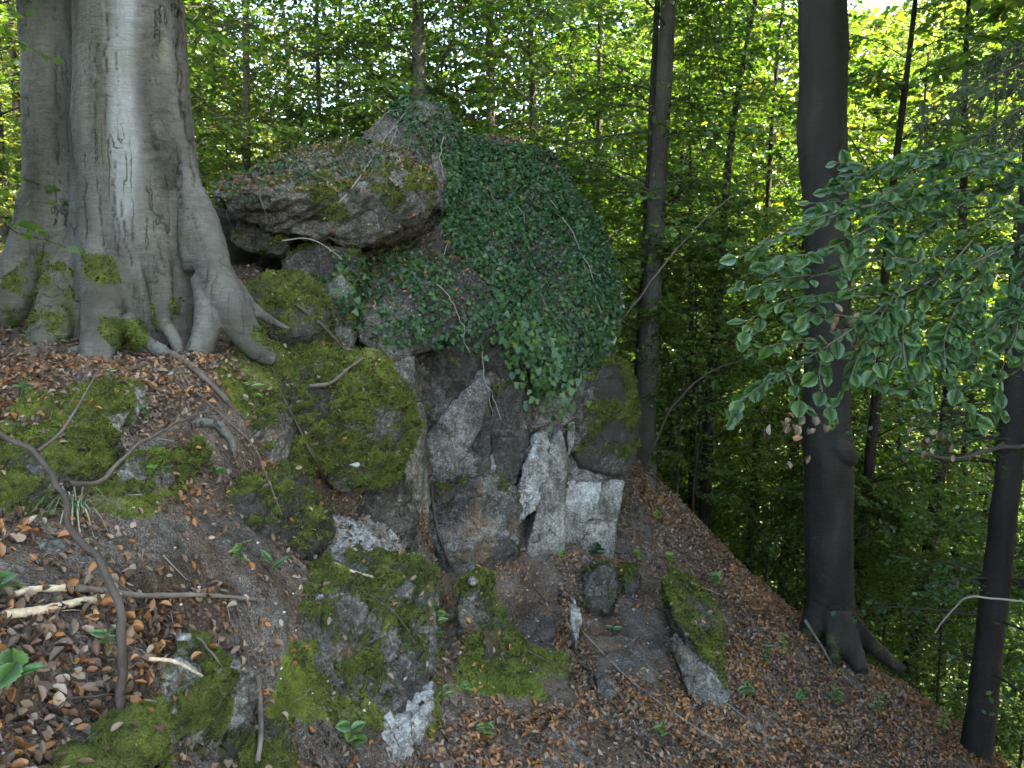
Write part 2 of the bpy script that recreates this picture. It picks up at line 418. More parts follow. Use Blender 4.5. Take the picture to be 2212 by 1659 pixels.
cx += [np.array(q, float) for q in [(0, 0, 0), (0, -3, .2), (-3, 0, .55), (-5, 3, 1.1), (-6, 8, 1.7), (2, 0, -1.1), (3, 3, -2.3), (5.5, 4, -3.9), (8, 7, -6.0), (6, 10, -4.8), (4, 12.5, -3.6), (2.5, 14, -2.2),
       (7, 14, -6.0), (11, 10, -8.3), (-4, 11, 1.9), (-8, 13, 2.0), (-1, 12, 1.2), (0, 15, .2), (-4, 16, 1.6), (-1.2, 8.2, .1), (1.2, 9.5, -1.2), (0, 9.5, -.8), (-1.2, 9.2, .4), (11, 2, -7.5), (14, 15, -9.5), (-10, 2, 1.8), (-9, -4, 1.4)]]
cx = np.array(cx)
def _phi(r2): return 0.5 * r2 * np.log(r2 + 1e-9)
_n = len(cx)
_K = _phi(((cx[:, None, :2] - cx[None, :, :2]) ** 2).sum(-1)) + np.eye(_n) * 0.012
_L = np.c_[np.ones(_n), cx[:, :2]]
_A = np.block([[_K, _L], [_L.T, np.zeros((3, 3))]])
_w = np.linalg.solve(_A, np.r_[cx[:, 2], 0, 0, 0])
def far_h(x, y):
    q = x + .25 * (y - 7)
    z = np.interp(q, [-60, -14, -6, 0, 4, 10, 18, 27, 60, 120, 260], [5, 2.2, 1.9, -.6, -3.2, -7.4, -11.5, -12, 10, 40, 90])
    return z + 1.2 * pn(np.stack([x * .05, y * .05, 0 * x], -1), 5)
def ground(x, y, detail=True):
    x = np.asarray(x, float); y = np.asarray(y, float)
    shp = x.shape; x = x.ravel(); y = y.ravel()
    z = np.empty(len(x))
    for i in range(0, len(x), 20000):
        s = slice(i, i + 20000)
        r2 = (x[s, None] - cx[None, :, 0]) ** 2 + (y[s, None] - cx[None, :, 1]) ** 2
        z[s] = _phi(r2) @ _w[:_n] + _w[_n] + _w[_n + 1] * x[s] + _w[_n + 2] * y[s]
    d = np.hypot(x - 1, y - 7)
    b = sstep(9, 17, d)
    z = np.where(b > .999, 0, z) * (1 - b) + far_h(x, y) * b
    if detail:
        p = np.stack([x, y, 0 * x], -1)
        k = 1 - sstep(12, 20, d)
        z = z + k * (.10 * fbm(p * 1.3, 3, 11) + .028 * fbm(p * 5.5, 3, 12) - .02 * np.abs(pn(p * 9, 13)))
    return z.reshape(shp)
def axis(lo, a, b, hi, step):
    f = list(np.arange(a, b, step)); g = step; x = f[-1]; r = []
    while x < hi: g = min(g * 1.13, 6); x += g; r.append(x)
    l = []; x = f[0]; g = step
    while x > lo: g = min(g * 1.13, 6); x -= g; l.append(x)
    return np.array(l[::-1] + f + r)
gx = axis(-160, -3.8, 4.6, 260, .034); gy = axis(-40, 1.3, 10.5, 330, .036)
GX, GY = np.meshgrid(gx, gy)
GZ = ground(GX, GY)
gV = np.stack([GX, GY, GZ], -1).reshape(-1, 3)
ny, nx = GX.shape
ii = (np.arange(ny - 1)[:, None] * nx + np.arange(nx - 1)[None]).ravel()
gF = np.stack([ii, ii + 1, ii + 1 + nx, ii + nx], -1)
MOSSPOLY = [[(460, 800), (560, 700), (700, 670), (800, 740), (920, 840), (900, 1030), (640, 1030), (590, 950), (500, 880)],
            [(60, 850), (270, 830), (260, 930), (170, 1010), (0, 960), (0, 900)], [(190, 1000), (420, 960), (400, 1060), (300, 1130), (190, 1110)],
            [(980, 1260), (1060, 1260), (1140, 1420), (1190, 1520), (960, 1500), (1000, 1400)], [(1440, 1250), (1500, 1250), (1560, 1320), (1570, 1520), (1500, 1450)],
            [(620, 1400), (960, 1300), (950, 1600), (560, 1560)], [(1140, 1400), (1240, 1420), (1230, 1470), (1140, 1470)], [(0, 900), (90, 930), (200, 1000), (130, 1110), (0, 1130)]]
gu, gv, gd = proj(gV)
gm = np.zeros(len(gV))
near = (gV[:, 1] > 1) & (gV[:, 1] < 12) & (np.abs(gV[:, 0]) < 6)
for pl in MOSSPOLY: gm[near & inpoly(gu, gv, pl)] = .66
gm = gm + np.where(near, .35 * fbm(gV * 1.9, 3, 21), 0)
gm[~near] = 0
gcov = sstep(.4, .65, gm)
gV[:, 2] += gcov * (.03 + .03 * fbm(gV * 6, 3, 23))
terrain = mk('hillside_ground', gV, gF, M['soil'], kind='structure', moss=np.clip(gm, 0, 1), valley=sstep(9.5, 13, np.hypot(gV[:, 0] - .5, gV[:, 1] - 3.5)))
terrain['label'] = 'steep wooded hillside of grey-brown soil'

def zg(x, y): return float(ground(np.array([x]), np.array([y]))[0])

# ------------------------------------------------------------------ rocks
_ico = {}
def ico(l):
    if l not in _ico:
        bm = bmesh.new(); bmesh.ops.create_icosphere(bm, subdivisions=l, radius=1)
        _ico[l] = (np.array([v.co[:] for v in bm.verts]), np.array([[v.index for v in f.verts] for f in bm.faces]))
        bm.free()
    return _ico[l]
def hull_planes(p):
    bm = bmesh.new()
    for q in p: bm.verts.new(q)
    r = bmesh.ops.convex_hull(bm, input=bm.verts)
    bm.normal_update()
    pl = []
    for f in bm.faces:
        n = np.array(f.normal[:]); h = float(np.dot(n, f.verts[0].co[:]))
        if h < 0: n, h = -n, -h
        for q in pl:
            if np.dot(q[0], n) > .985: break
        else: pl.append((n, h))
    bm.free()
    return np.array([q[0] for q in pl]), np.array([max(q[1], .02) for q in pl])
SURF = []     # rock surfaces for scattering: (V, F, N, moss, object)
def vnorm(V, F):
    fn = np.cross(V[F[:, 1]] - V[F[:, 0]], V[F[:, 2]] - V[F[:, 0]])
    n = np.zeros_like(V)
    for k in range(3): np.add.at(n, F[:, k], fn)
    return unit(n)
_seed = [40]
def rock(name, pts, back=.7, moss=0.0, tone=.5, lev=6, p=13, rough=1.0, strata=.6, parent=None, label=None, cat='rock', group=None, sink=0.0, pxmoss=None, grow=1.03):
    _seed[0] += 3; sd = _seed[0]
    fr = np.array([P(*q) for q in pts])
    c0 = fr.mean(0)
    bk = c0 + (fr - c0) * .86 + np.array([0, back, 0])
    al = np.vstack([fr, bk])
    if sink:
        lo = al[al[:, 2] < np.median(al[:, 2])] - np.array([0, -.1, sink]); al = np.vstack([al, lo])
    c = (al.max(0) + al.min(0)) / 2; sc = (al.max(0) - al.min(0)) / 2
    q = (al - c) / sc
    n, h = hull_planes(q)
    D, F = ico(lev)
    g = np.maximum(D @ n.T, 0) / h
    r = (g ** p).sum(1) ** (-1 / p)
    V = D * r[:, None] * sc * grow + c
    size = float(np.cbrt(sc.prod()))
    # displacement: rounded lumps, slabs (ridged, tilted strata), small breaks
    Nn = vnorm(V, F)
    rot = Matrix.Rotation(.5, 3, 'Y') @ Matrix.Rotation(-.35, 3, 'X')
    R = np.array(rot)
    k = 1 / max(size, .12)
    d = .075 * size * fbm(V * k * .8, 3, sd)
    vs = (V @ R.T) * np.array([1.0, 1.0, 3.0])
    d = d - strata * .085 * size ** .6 * np.abs(fbm(vs * 1.7, 3, sd + 5)) * rough
    sv = (V @ R.T)[:, 2] * 6.5 + 1.2 * fbm(V * 1.5, 2, sd + 7); fr_ = sv - np.floor(sv)
    d = d - strata * rough * .018 * np.clip(1 - fr_ / .12, 0, 1) * sstep(-.2, .3, pn(V * 2.2, sd + 8)) + strata * rough * .022 * pn(np.stack([np.floor(sv), 0 * sv, 0 * sv], -1) * 1.37 + .5, sd)
    d = d + rough * .020 * fbm(V * 9, 3, sd + 9) - rough * .020 * (1 - np.clip(np.abs(pn(V * 4.5, sd + 2)) * 7, 0, 1))
    V = V + Nn * d[:, None]
    Nn = vnorm(V, F)
    up = Nn[:, 2]
    ms = moss + .42 * (up - .25) + .42 * fbm(V * 2.6, 3, sd + 11)
    ms = np.clip(ms, 0, 1)
    if pxmoss is not None:
        u, v, _ = proj(V)
        for pl, val in pxmoss:
            ms = np.where(inpoly(u, v, pl), np.clip(ms + val, 0, 1), ms)
    cover = sstep(.4, .65, ms)
    V = V + Nn * (cover * (.030 + .030 * fbm(V * 7, 3, sd)))[:, None]
    tn = np.clip(tone + .25 * fbm(V * 1.4, 2, sd + 14), 0, 1)
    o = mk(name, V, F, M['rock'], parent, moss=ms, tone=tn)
    if label: tag(o, label, cat, group)
    SURF.append((V, F, vnorm(V, F), ms, o))
    return o

crag = empty('rock_outcrop', (0.3, 9.0, -0.3), 'tall ivy-grown limestone outcrop with an overhanging slab and pale broken columns', 'rock')
C = dict(parent=crag)
# ivy-covered shoulder
rock('ivy_shoulder', [(985, 300, 10.3), (1105, 298, 10.4), (1200, 336, 10.4), (1272, 438, 10.1), (1332, 550, 9.8), (1352, 640, 9.5), (1345, 690, 9.3), (1305, 780, 9.0),
      (1240, 850, 8.8), (1120, 850, 8.5), (1050, 740, 8.35), (890, 725, 8.2), (770, 680, 8.1), (745, 600, 8.4), (890, 530, 8.9), (960, 440, 9.6), (1150, 600, 9.0), (1200, 700, 8.7)],
     back=2.2, moss=-.1, tone=.22, lev=7, p=18, rough=1.2, **C)
# overhanging slab
rock('overhanging_slab', [(448, 455, 7.7), (520, 500, 7.75), (620, 530, 7.8), (790, 548, 7.95), (870, 505, 8.15), (948, 430, 8.7), (938, 385, 8.8), (800, 400, 7.95), (640, 435, 7.55), (480, 440, 7.55),
      (440, 395, 8.1), (600, 335, 9.3), (770, 290, 9.9), (900, 300, 10.0)], back=1.6, moss=.15, tone=.40, lev=7, p=16, strata=1.2,
     pxmoss=[([(880, 360), (940, 365), (935, 410), (870, 410)], .5), ([(640, 400), (720, 405), (760, 470), (690, 480)], .45), ([(790, 400), (880, 405), (850, 460)], .4)], **C)
rock('summit_block', [(765, 300, 9.8), (815, 240, 9.9), (860, 212, 10), (930, 208, 10), (985, 250, 10.1), (1005, 330, 10), (995, 400, 9.7), (930, 380, 9.3), (830, 320, 9.4)], back=1.1, moss=.0, tone=.35, lev=6, **C)
rock('cleft_wall', [(925, 330, 9.5), (985, 320, 9.8), (1010, 400, 9.6), (975, 470, 9.3), (935, 440, 9.0), (940, 380, 9.2)], back=.9, moss=-.4, tone=.6, lev=6, **C)
# rocks under the slab
rock('cave_shadow_back', [(440, 440, 9.0), (900, 440, 9.8), (900, 640, 9.6), (440, 640, 8.9)], back=.9, moss=-.3, tone=.05, lev=5, **C)  # near-black tone puts the shade of the cavity into the rock colour
rock('propping_block', [(510, 480, 8.05), (590, 470, 8.0), (625, 520, 8.0), (610, 555, 7.95), (540, 550, 7.95), (495, 520, 8.0)], back=.7, moss=.25, tone=.25, lev=6, **C)
rock('propping_block', [(605, 560, 8.0), (660, 530, 7.95), (745, 530, 7.95), (785, 570, 7.95), (780, 640, 7.9), (700, 650, 7.85), (620, 620, 7.9)], back=.8, moss=.28, tone=.3, lev=6, **C)
rock('propping_block', [(690, 610, 7.7), (740, 590, 7.65), (770, 640, 7.65), (765, 720, 7.6), (750, 780, 7.6), (715, 700, 7.6)], back=.7, moss=.2, tone=.4, lev=6, **C)
rock('ivy_ramp', [(745, 620, 8.0), (830, 590, 8.25), (900, 570, 8.45), (1000, 690, 8.3), (960, 740, 8.15), (880, 745, 7.95), (835, 790, 7.8), (770, 740, 7.7)], back=.8, moss=.05, tone=.4, lev=6, **C)
# body behind the columns
rock('crag_body', [(850, 700, 8.45), (1100, 720, 8.5), (1320, 760, 9.1), (1340, 1000, 8.95), (1330, 1190, 8.85), (1150, 1180, 8.3), (960, 1180, 8.15), (880, 1240, 7.95), (860, 900, 8.25), (1000, 900, 8.38), (1180, 900, 8.55)], back=1.6, moss=-.02, tone=.42, lev=7, p=22, rough=1.5, strata=1.2, sink=.5, **C)
rock('rock_column', [(870, 735, 7.95), (886, 742, 7.95), (905, 850, 7.9), (895, 900, 7.85), (840, 800, 7.9), (825, 790, 7.95)], back=.5, moss=-.3, tone=.56, lev=6, rough=.9, strata=.6, **C)
rock('rock_column', [(895, 750, 8.5), (960, 730, 8.35), (1045, 750, 8.4), (1040, 830, 8.35), (1000, 900, 8.35), (950, 930, 8.4), (915, 880, 8.45)], back=.8, moss=.12, tone=.16, lev=6, rough=1.3, pxmoss=[([(900, 740), (1050, 740), (1020, 830), (920, 830)], .2)], **C)
rock('rock_column', [(1042, 800, 8.3), (1062, 830, 8.28), (1045, 900, 8.25), (1000, 990, 8.2), (960, 1060, 8.15), (925, 1070, 8.15), (922, 950, 8.25), (955, 900, 8.28), (1000, 850, 8.3)], back=.6, moss=-.3, tone=.56, lev=6, rough=1.1, strata=.5, p=24, **C)
rock('rock_column', [(925, 850, 8.4), (955, 850, 8.4), (960, 940, 8.35), (935, 1040, 8.3), (915, 1060, 8.3), (905, 940, 8.4)], back=.5, moss=-.3, tone=.5, lev=5, **C)
rock('rock_column', [(1035, 890, 8.35), (1060, 880, 8.32), (1065, 960, 8.3), (1060, 1040, 8.25), (1045, 1060, 8.25), (1020, 1010, 8.28), (1018, 940, 8.32)], back=.6, moss=.12, tone=.12, lev=6, rough=.4, strata=.2, **C)
rock('rock_column', [(1060, 850, 8.4), (1110, 830, 8.35), (1150, 870, 8.4), (1150, 950, 8.35), (1120, 1020, 8.25), (1110, 1080, 8.25), (1070, 1060, 8.25), (1055, 960, 8.3)], back=.7, moss=.20, tone=.28, lev=6, **C)
rock('rock_base', [(925, 1060, 8.0), (1040, 1030, 8.0), (1135, 1065, 8.1), (1130, 1155, 8.0), (1060, 1190, 7.78), (960, 1195, 7.75), (910, 1160, 7.8)], back=1.0, moss=.10, tone=.42, rough=1.4, p=20, lev=6, sink=.4, **C)
rock('rock_column', [(1150, 945, 8.35), (1185, 925, 8.35), (1190, 1000, 8.3), (1165, 1090, 8.15), (1120, 1130, 8.1), (1105, 1110, 8.12), (1125, 1020, 8.2)], back=.7, moss=-.7, tone=.76, lev=6, rough=1.3, strata=1.2, p=24, **C)
rock('rock_column', [(1180, 960, 8.4), (1212, 930, 8.4), (1232, 985, 8.4), (1225, 1060, 8.3), (1215, 1160, 8.2), (1140, 1165, 8.1), (1160, 1080, 8.15), (1180, 1020, 8.3)], back=.7, moss=-.7, tone=.70, lev=6, rough=.7, strata=.4, p=20, sink=.3, **C)
rock('rock_column', [(1225, 900, 8.7), (1243, 905, 8.7), (1240, 960, 8.65), (1225, 990, 8.65)], back=.4, moss=-.8, tone=.7, lev=5, rough=.5, **C)
rock('rock_block', [(1222, 1045, 8.6), (1300, 1040, 8.65), (1303, 1060, 8.6), (1268, 1130, 8.45), (1212, 1130, 8.5), (1210, 1100, 8.5)], back=.7, moss=-.8, tone=.72, lev=6, rough=.8, strata=.25, p=24, **C)
rock('rock_block', [(1303, 1043, 8.68), (1347, 1040, 8.8), (1345, 1085, 8.75), (1330, 1125, 8.7), (1272, 1120, 8.55)], back=.7, moss=-.8, tone=.76, lev=6, rough=.6, strata=.25, p=24, **C)
rock('rock_block', [(1208, 1135, 8.45), (1270, 1132, 8.45), (1335, 1128, 8.65), (1330, 1200, 8.6), (1260, 1210, 8.4), (1180, 1195, 8.35), (1190, 1150, 8.38)], back=.8, moss=-.5, tone=.62, lev=6, rough=.8, strata=.4, p=20, sink=.35, **C)
rock('mossy_block', [(1250, 830, 8.85), (1290, 785, 8.9), (1345, 775, 9.0), (1372, 830, 9.1), (1385, 920, 9.0), (1390, 980, 8.95), (1355, 1035, 8.85), (1290, 1030, 8.7), (1235, 1000, 8.65), (1240, 900, 8.75)], back=1.0, moss=.42, tone=.2, lev=6, rough=.6, p=10, **C)
rock('rock_base', [(1225, 1005, 8.85), (1360, 1015, 9.0), (1350, 1045, 8.9), (1225, 1050, 8.8)], back=.9, moss=-.1, tone=.3, lev=5, **C)
rock('rock_column', [(1300, 640, 9.35), (1346, 610, 9.55), (1350, 680, 9.45), (1320, 770, 9.2), (1295, 775, 9.1)], back=.7, moss=-.8, tone=.82, lev=6, strata=.9, **C)

# bank with mossy ledge in front of the crag
bank = empty('mossy_ledge', (-1.0, 6.7, -.4), 'broad rock ledge with thick moss running out from the big beech roots', 'rock')
B = dict(parent=bank)
rock('ledge_top', [(540, 860, 5.75), (580, 760, 6.6), (700, 730, 7.3), (800, 770, 7.5), (890, 840, 7.3), (907, 950, 7.0), (870, 1010, 6.75), (740, 1010, 6.3), (620, 1000, 6.0), (560, 950, 5.75), (700, 850, 6.5)], back=.5, moss=.42, tone=.35, lev=7, rough=1.1, p=20, grow=.99, pxmoss=[([(500, 700), (920, 700), (930, 1040), (600, 1040)], .06)], **B)
rock('under_ledge', [(630, 1030, 6.3), (740, 1030, 6.5), (870, 1010, 6.95), (905, 1100, 7.1), (890, 1260, 6.9), (830, 1200, 6.6), (680, 1150, 6.25), (620, 1080, 6.2)], back=.9, moss=-.22, tone=.28, lev=6, strata=1.2, sink=.4, **B)
rock('ledge_side', [(865, 920, 7.15), (905, 870, 7.35), (915, 1000, 7.3), (912, 1120, 7.2), (895, 1285, 6.95), (850, 1245, 6.75), (855, 1100, 6.9)], back=.7, moss=.02, tone=.5, lev=6, sink=.3, pxmoss=[([(850, 1040), (890, 1040), (870, 1250), (830, 1240)], .45)], **B)
rock('ledge_lip', [(690, 1000, 6.25), (780, 985, 6.45), (865, 990, 6.7), (850, 1050, 6.6), (780, 1070, 6.4), (710, 1060, 6.2)], back=.6, moss=.34, tone=.3, lev=6, p=9, pxmoss=[([(640, 960), (900, 960), (900, 1100), (640, 1100)], .3)], **B)
rock('ledge_lobe', [(600, 960, 5.75), (660, 950, 5.9), (690, 1010, 6.0), (660, 1050, 5.85), (615, 1040, 5.7)], back=.5, moss=.36, tone=.3, lev=6, p=9, **B)
rock('white_slab', [(655, 1150, 5.75), (770, 1150, 5.95), (830, 1172, 6.1), (865, 1225, 6.1), (850, 1268, 5.95), (770, 1250, 5.7), (680, 1210, 5.5)], back=.5, moss=-.9, tone=.80, lev=6, rough=.8, strata=1.0, p=30, **B)

def boulder(lbl, pts, **k):
    k.setdefault('lev', 6); k.setdefault('sink', .15)
    dz = k.pop('push', 0); pts = [(a, b, c + dz) for a, b, c in pts]; k['p'] = k.get('p', 12) + 4; k.setdefault('rough', 1.25)
    return rock('mossy_boulder' if k.get('moss', 0) > .1 else 'limestone_boulder', pts, label=lbl, **k)
boulder('low rounded boulder wholly clad in moss right beside the beech root', [(515, 620, 7.1), (570, 590, 7.3), (650, 600, 7.4), (695, 660, 7.2), (680, 710, 6.9), (600, 715, 6.8), (530, 680, 6.9)], moss=.45, tone=.3, p=9, rough=.7)
boulder('thick moss lobe hanging over the bank between white slab and grass tuft', [(440, 1100, 4.5), (490, 1050, 4.75), (600, 1035, 5.1), (620, 1080, 5.15), (665, 1130, 5.2), (690, 1185, 5.15), (655, 1210, 4.95), (560, 1130, 4.6), (460, 1130, 4.4)], moss=.36, tone=.35, back=.6, p=10)
boulder('plump bright moss cushion boulder under the dead forked branch', [(-60, 985, 3.4), (40, 955, 3.55), (115, 985, 3.5), (135, 1050, 3.4), (100, 1110, 3.3), (20, 1135, 3.2), (-60, 1120, 3.2)], moss=.5, tone=.35, p=8, back=.5)
boulder('small moss hump touching the plump moss cushion', [(85, 965, 3.75), (140, 935, 3.85), (172, 970, 3.8), (160, 1030, 3.65), (105, 1020, 3.6)], moss=.46, tone=.35, p=8, back=.4, lev=5)
boulder('moss topped stone with a bare white end among dead leaves', [(150, 880, 4.3), (200, 838, 4.5), (258, 850, 4.55), (250, 900, 4.4), (205, 945, 4.2), (160, 930, 4.15)], moss=.34, tone=.7, p=9, back=.4)
boulder('mossy hump beside the sedge tuft on the bank', [(195, 1040, 3.75), (250, 1000, 3.9), (310, 1030, 3.95), (305, 1090, 3.8), (240, 1125, 3.6), (200, 1100, 3.6)], moss=.36, tone=.4, p=9, back=.4)
boulder('narrow mossy hump below the curved bare root', [(345, 985, 4.4), (390, 970, 4.5), (412, 1000, 4.5), (400, 1055, 4.35), (360, 1070, 4.25)], moss=.34, tone=.4, p=9, back=.35, lev=5)
boulder('hollow stump-like mossy stone above the ledge front', [(535, 900, 5.4), (590, 890, 5.5), (612, 930, 5.55), (590, 970, 5.4), (545, 965, 5.3)], moss=.28, tone=.4, p=9, back=.35, lev=5)
boulder('big shaggy mossy boulder face in front of the ledge', [(400, 1375, 3.65), (520, 1335, 4.0), (620, 1300, 4.35), (740, 1265, 4.8), (850, 1250, 5.1), (945, 1290, 5.1), (950, 1400, 4.75), (935, 1530, 4.4), (880, 1590, 4.2), (730, 1570, 4.0), (560, 1530, 3.75), (440, 1430, 3.55)], moss=.27, tone=.42, p=14, back=.8, lev=7, rough=1.4, sink=.3)
boulder('pale bare grey rock foot showing under the shaggy moss', [(720, 1565, 3.95), (830, 1550, 4.1), (935, 1525, 4.3), (920, 1590, 4.2), (885, 1650, 4.0), (790, 1690, 3.85), (730, 1640, 3.8)], moss=-.6, tone=.66, back=.5, strata=.8)
boulder('round moss cushion bulging from the shaggy boulder face', [(665, 1530, 3.85), (700, 1500, 3.95), (735, 1525, 3.95), (730, 1565, 3.85), (690, 1575, 3.75)], moss=.5, tone=.3, p=7, back=.3, lev=5)
boulder('squat moss covered rock beside the base of the dead forked branch', [(265, 1490, 2.6), (330, 1455, 2.8), (415, 1470, 2.85), (420, 1560, 2.65), (400, 1640, 2.5), (320, 1600, 2.45), (280, 1640, 2.35)], moss=.36, tone=.5, p=9, back=.35)
boulder('bare grey soil-streaked stone wedged by the squat mossy rock', [(425, 1500, 2.95), (470, 1480, 3.1), (500, 1540, 3.05), (480, 1600, 2.9), (430, 1590, 2.8)], moss=-.5, tone=.55, back=.3, lev=5)
boulder('moss mound with dead leaves at the lower left bank edge', [(90, 1660, 2.0), (160, 1635, 2.1), (250, 1640, 2.15), (280, 1690, 2.05), (100, 1710, 1.9)], moss=.45, tone=.4, p=8, back=.3, lev=5)
boulder('moss mound below the bare grey stone', [(430, 1650, 2.75), (500, 1630, 2.85), (580, 1645, 2.95), (590, 1700, 2.8), (430, 1700, 2.6)], moss=.42, tone=.4, p=8, back=.3, lev=5)
boulder('upright mossy rib at the edge of the bare soil chute', [(985, 1300, 6.0), (1020, 1258, 6.3), (1062, 1270, 6.4), (1065, 1320, 6.2), (1030, 1350, 5.95), (990, 1345, 5.85)], moss=.30, tone=.35, p=10, back=.4, push=.10)
boulder('long low mossy rib running down beside the soil chute', [(1040, 1370, 5.9), (1075, 1360, 6.0), (1120, 1430, 5.7), (1180, 1510, 5.4), (1150, 1540, 5.2), (1060, 1500, 5.2)], moss=.26, tone=.35, p=10, back=.4, push=.10)
boulder('grey stone with a moss cap standing in the leaf slope', [(1262, 1260, 7.4), (1285, 1232, 7.5), (1325, 1235, 7.55), (1335, 1285, 7.4), (1310, 1320, 7.2), (1270, 1310, 7.2)], moss=.24, tone=.42, p=18, back=.35, lev=6, push=.20, strata=1)
boulder('small dark mossy stone next to the moss capped grey stone', [(1345, 1245, 7.7), (1370, 1232, 7.75), (1388, 1255, 7.75), (1375, 1290, 7.6), (1350, 1285, 7.55)], moss=.30, tone=.4, p=14, back=.3, lev=5, push=.18)
boulder('mossy wedge of rock jutting from the leaf slope below the forest', [(1460, 1250, 7.6), (1485, 1262, 7.6), (1495, 1300, 7.3), (1550, 1305, 7.3), (1560, 1400, 6.9), (1568, 1500, 6.5), (1530, 1430, 6.5), (1460, 1350, 6.8), (1445, 1310, 7.0)], moss=.36, tone=.35, p=10, back=.5, lev=6)
boulder('bare grey crumbling rock just below the mossy wedge', [(1470, 1400, 6.55), (1520, 1420, 6.5), (1565, 1490, 6.35), (1570, 1560, 6.1), (1510, 1540, 6.0), (1470, 1460, 6.2)], moss=-.2, tone=.36, back=.5, lev=6, push=.10, strata=1)
boulder('thin pale leaning stone flake in the soil chute', [(1233, 1300, 6.85), (1245, 1295, 6.9), (1255, 1340, 6.8), (1245, 1385, 6.65), (1232, 1350, 6.7)], moss=-.9, tone=.75, back=.12, lev=5, strata=.2)
boulder('small grey stone showing beside the leaf-filled gully', [(1285, 1470, 5.75), (1320, 1455, 5.85), (1330, 1500, 5.7), (1300, 1530, 5.55)], moss=-.6, tone=.5, back=.25, lev=5)

# ------------------------------------------------------------------ ground cover
bpy.context.view_layer.update()
DG = bpy.context.evaluated_depsgraph_get()
def hit(u, v, lift=0.0):
    d = Vector(ray(u, v)).normalized()
    ok, loc, nor, idx, ob, mx = S.ray_cast(DG, Vector((0, 0, EYE)), d)
    if not ok: return None, None
    l = np.array(loc); n = np.array(nor)
    return l + n * lift, n
def sample(V, F, Nn, wv, count, g):
    a = np.linalg.norm(np.cross(V[F[:, 1]] - V[F[:, 0]], V[F[:, 2]] - V[F[:, 0]]), axis=1) * .5 * wv[F].mean(1)
    tot = a.sum()
    if tot <= 0 or count <= 0: return np.zeros((0, 3)), np.zeros((0, 3)), np.zeros(0, int)
    c = np.searchsorted(np.cumsum(a) / tot, g.uniform(size=count)); c = np.minimum(c, len(F) - 1)
    r = g.uniform(size=(count, 2)); fl = r.sum(1) > 1; r[fl] = 1 - r[fl]
    b = np.c_[1 - r.sum(1), r]
    f = F[c]
    return (V[f] * b[..., None]).sum(1), unit((Nn[f] * b[..., None]).sum(1)), c
def warea(V, F, wv):
    return float((np.linalg.norm(np.cross(V[F[:, 1]] - V[F[:, 0]], V[F[:, 2]] - V[F[:, 0]]), axis=1) * .5 * wv[F].mean(1)).sum())
# near ground as triangles
sel = np.where((gV[gF[:, 0], 1] > 1.2) & (gV[gF[:, 0], 1] < 13) & (np.abs(gV[gF[:, 0], 0]) < 7))[0]
nF = np.vstack([gF[sel][:, [0, 1, 2]], gF[sel][:, [0, 2, 3]]])
gN = vnorm(gV, np.vstack([gF[:, [0, 1, 2]], gF[:, [0, 2, 3]]]))
LEAFY = [[(1360, 1000), (1560, 1170), (1800, 1390), (2300, 1700), (880, 1700), (960, 1560), (1180, 1520), (1240, 1430), (1330, 1460), (1480, 1500), (1590, 1540), (1570, 1300), (1420, 1180)],
         [(-200, 760), (480, 770), (560, 800), (470, 850), (420, 880), (300, 960), (-200, 900)], [(-300, 1285), (200, 1270), (390, 1330), (380, 1430), (280, 1480), (270, 1700), (-300, 1700)],
         [(1000, 1150), (1100, 1180), (1130, 1230), (1000, 1280)], [(1190, 1200), (1260, 1200), (1260, 1480), (1180, 1400)], [(380, 1260), (560, 1290), (430, 1330)]]
BARE = [[(1000, 1270), (1210, 1230), (1200, 1400), (1250, 1520), (1100, 1540), (1040, 1440)], [(1290, 1330), (1470, 1330), (1440, 1450), (1290, 1450)], [(330, 1110), (560, 1130), (600, 1220), (300, 1200)], [(420, 1480), (560, 1560), (560, 1659), (420, 1659)]]
den = np.full(len(gV), 560.0)
for pl in LEAFY: den[inpoly(gu, gv, pl)] = 2300
for pl in BARE: den[inpoly(gu, gv, pl)] = 90
den *= np.clip(.9 + .9 * fbm(gV * 1.8, 3, 61), .12, 2) * np.where(gm > .45, .22, 1)
den *= (gV[:, 1] > 1.2) & (gV[:, 1] < 12) & (gu > -1500) & (gu < 3000) & (gv < 2100) & (gV[:, 0] < 6)
g = np.random.default_rng(11)
na = int(min(warea(gV, nF, den), 110000))
p, n, _ = sample(gV, nF, gN, den, na, g)
LP, LN = [p], [n]
for V, F, Nn, ms, o in SURF:
    w = sstep(.40, .8, Nn[:, 2]) * (620 if 'ivy' in o.name or 'slab' in o.name else 110)
    c = int(warea(V, F, w)); q, m, _ = sample(V, F, Nn, w, c, g); LP.append(q); LN.append(m)
p = np.vstack(LP); n = np.vstack(LN)
k = len(p)
hueclump = fbm(p * 1.1, 2, 71)
tint = np.where(g.uniform(size=k) < .20 + .4 * hueclump + .12 * (p[:, 0] > -.4), g.uniform(.7, 1, k), g.uniform(0, .66, k) ** 1.1)
nn = unit(n + g.normal(0, .55, (k, 3)))
d = g.normal(size=(k, 3)); d = d - (d * nn).sum(1)[:, None] * nn
L = g.uniform(.026, .054, k); Wd = L * g.uniform(.5, .72, k)
lift = L * g.uniform(-.35, .95, k)
p = p + n * g.uniform(.002, .018, k)[:, None]
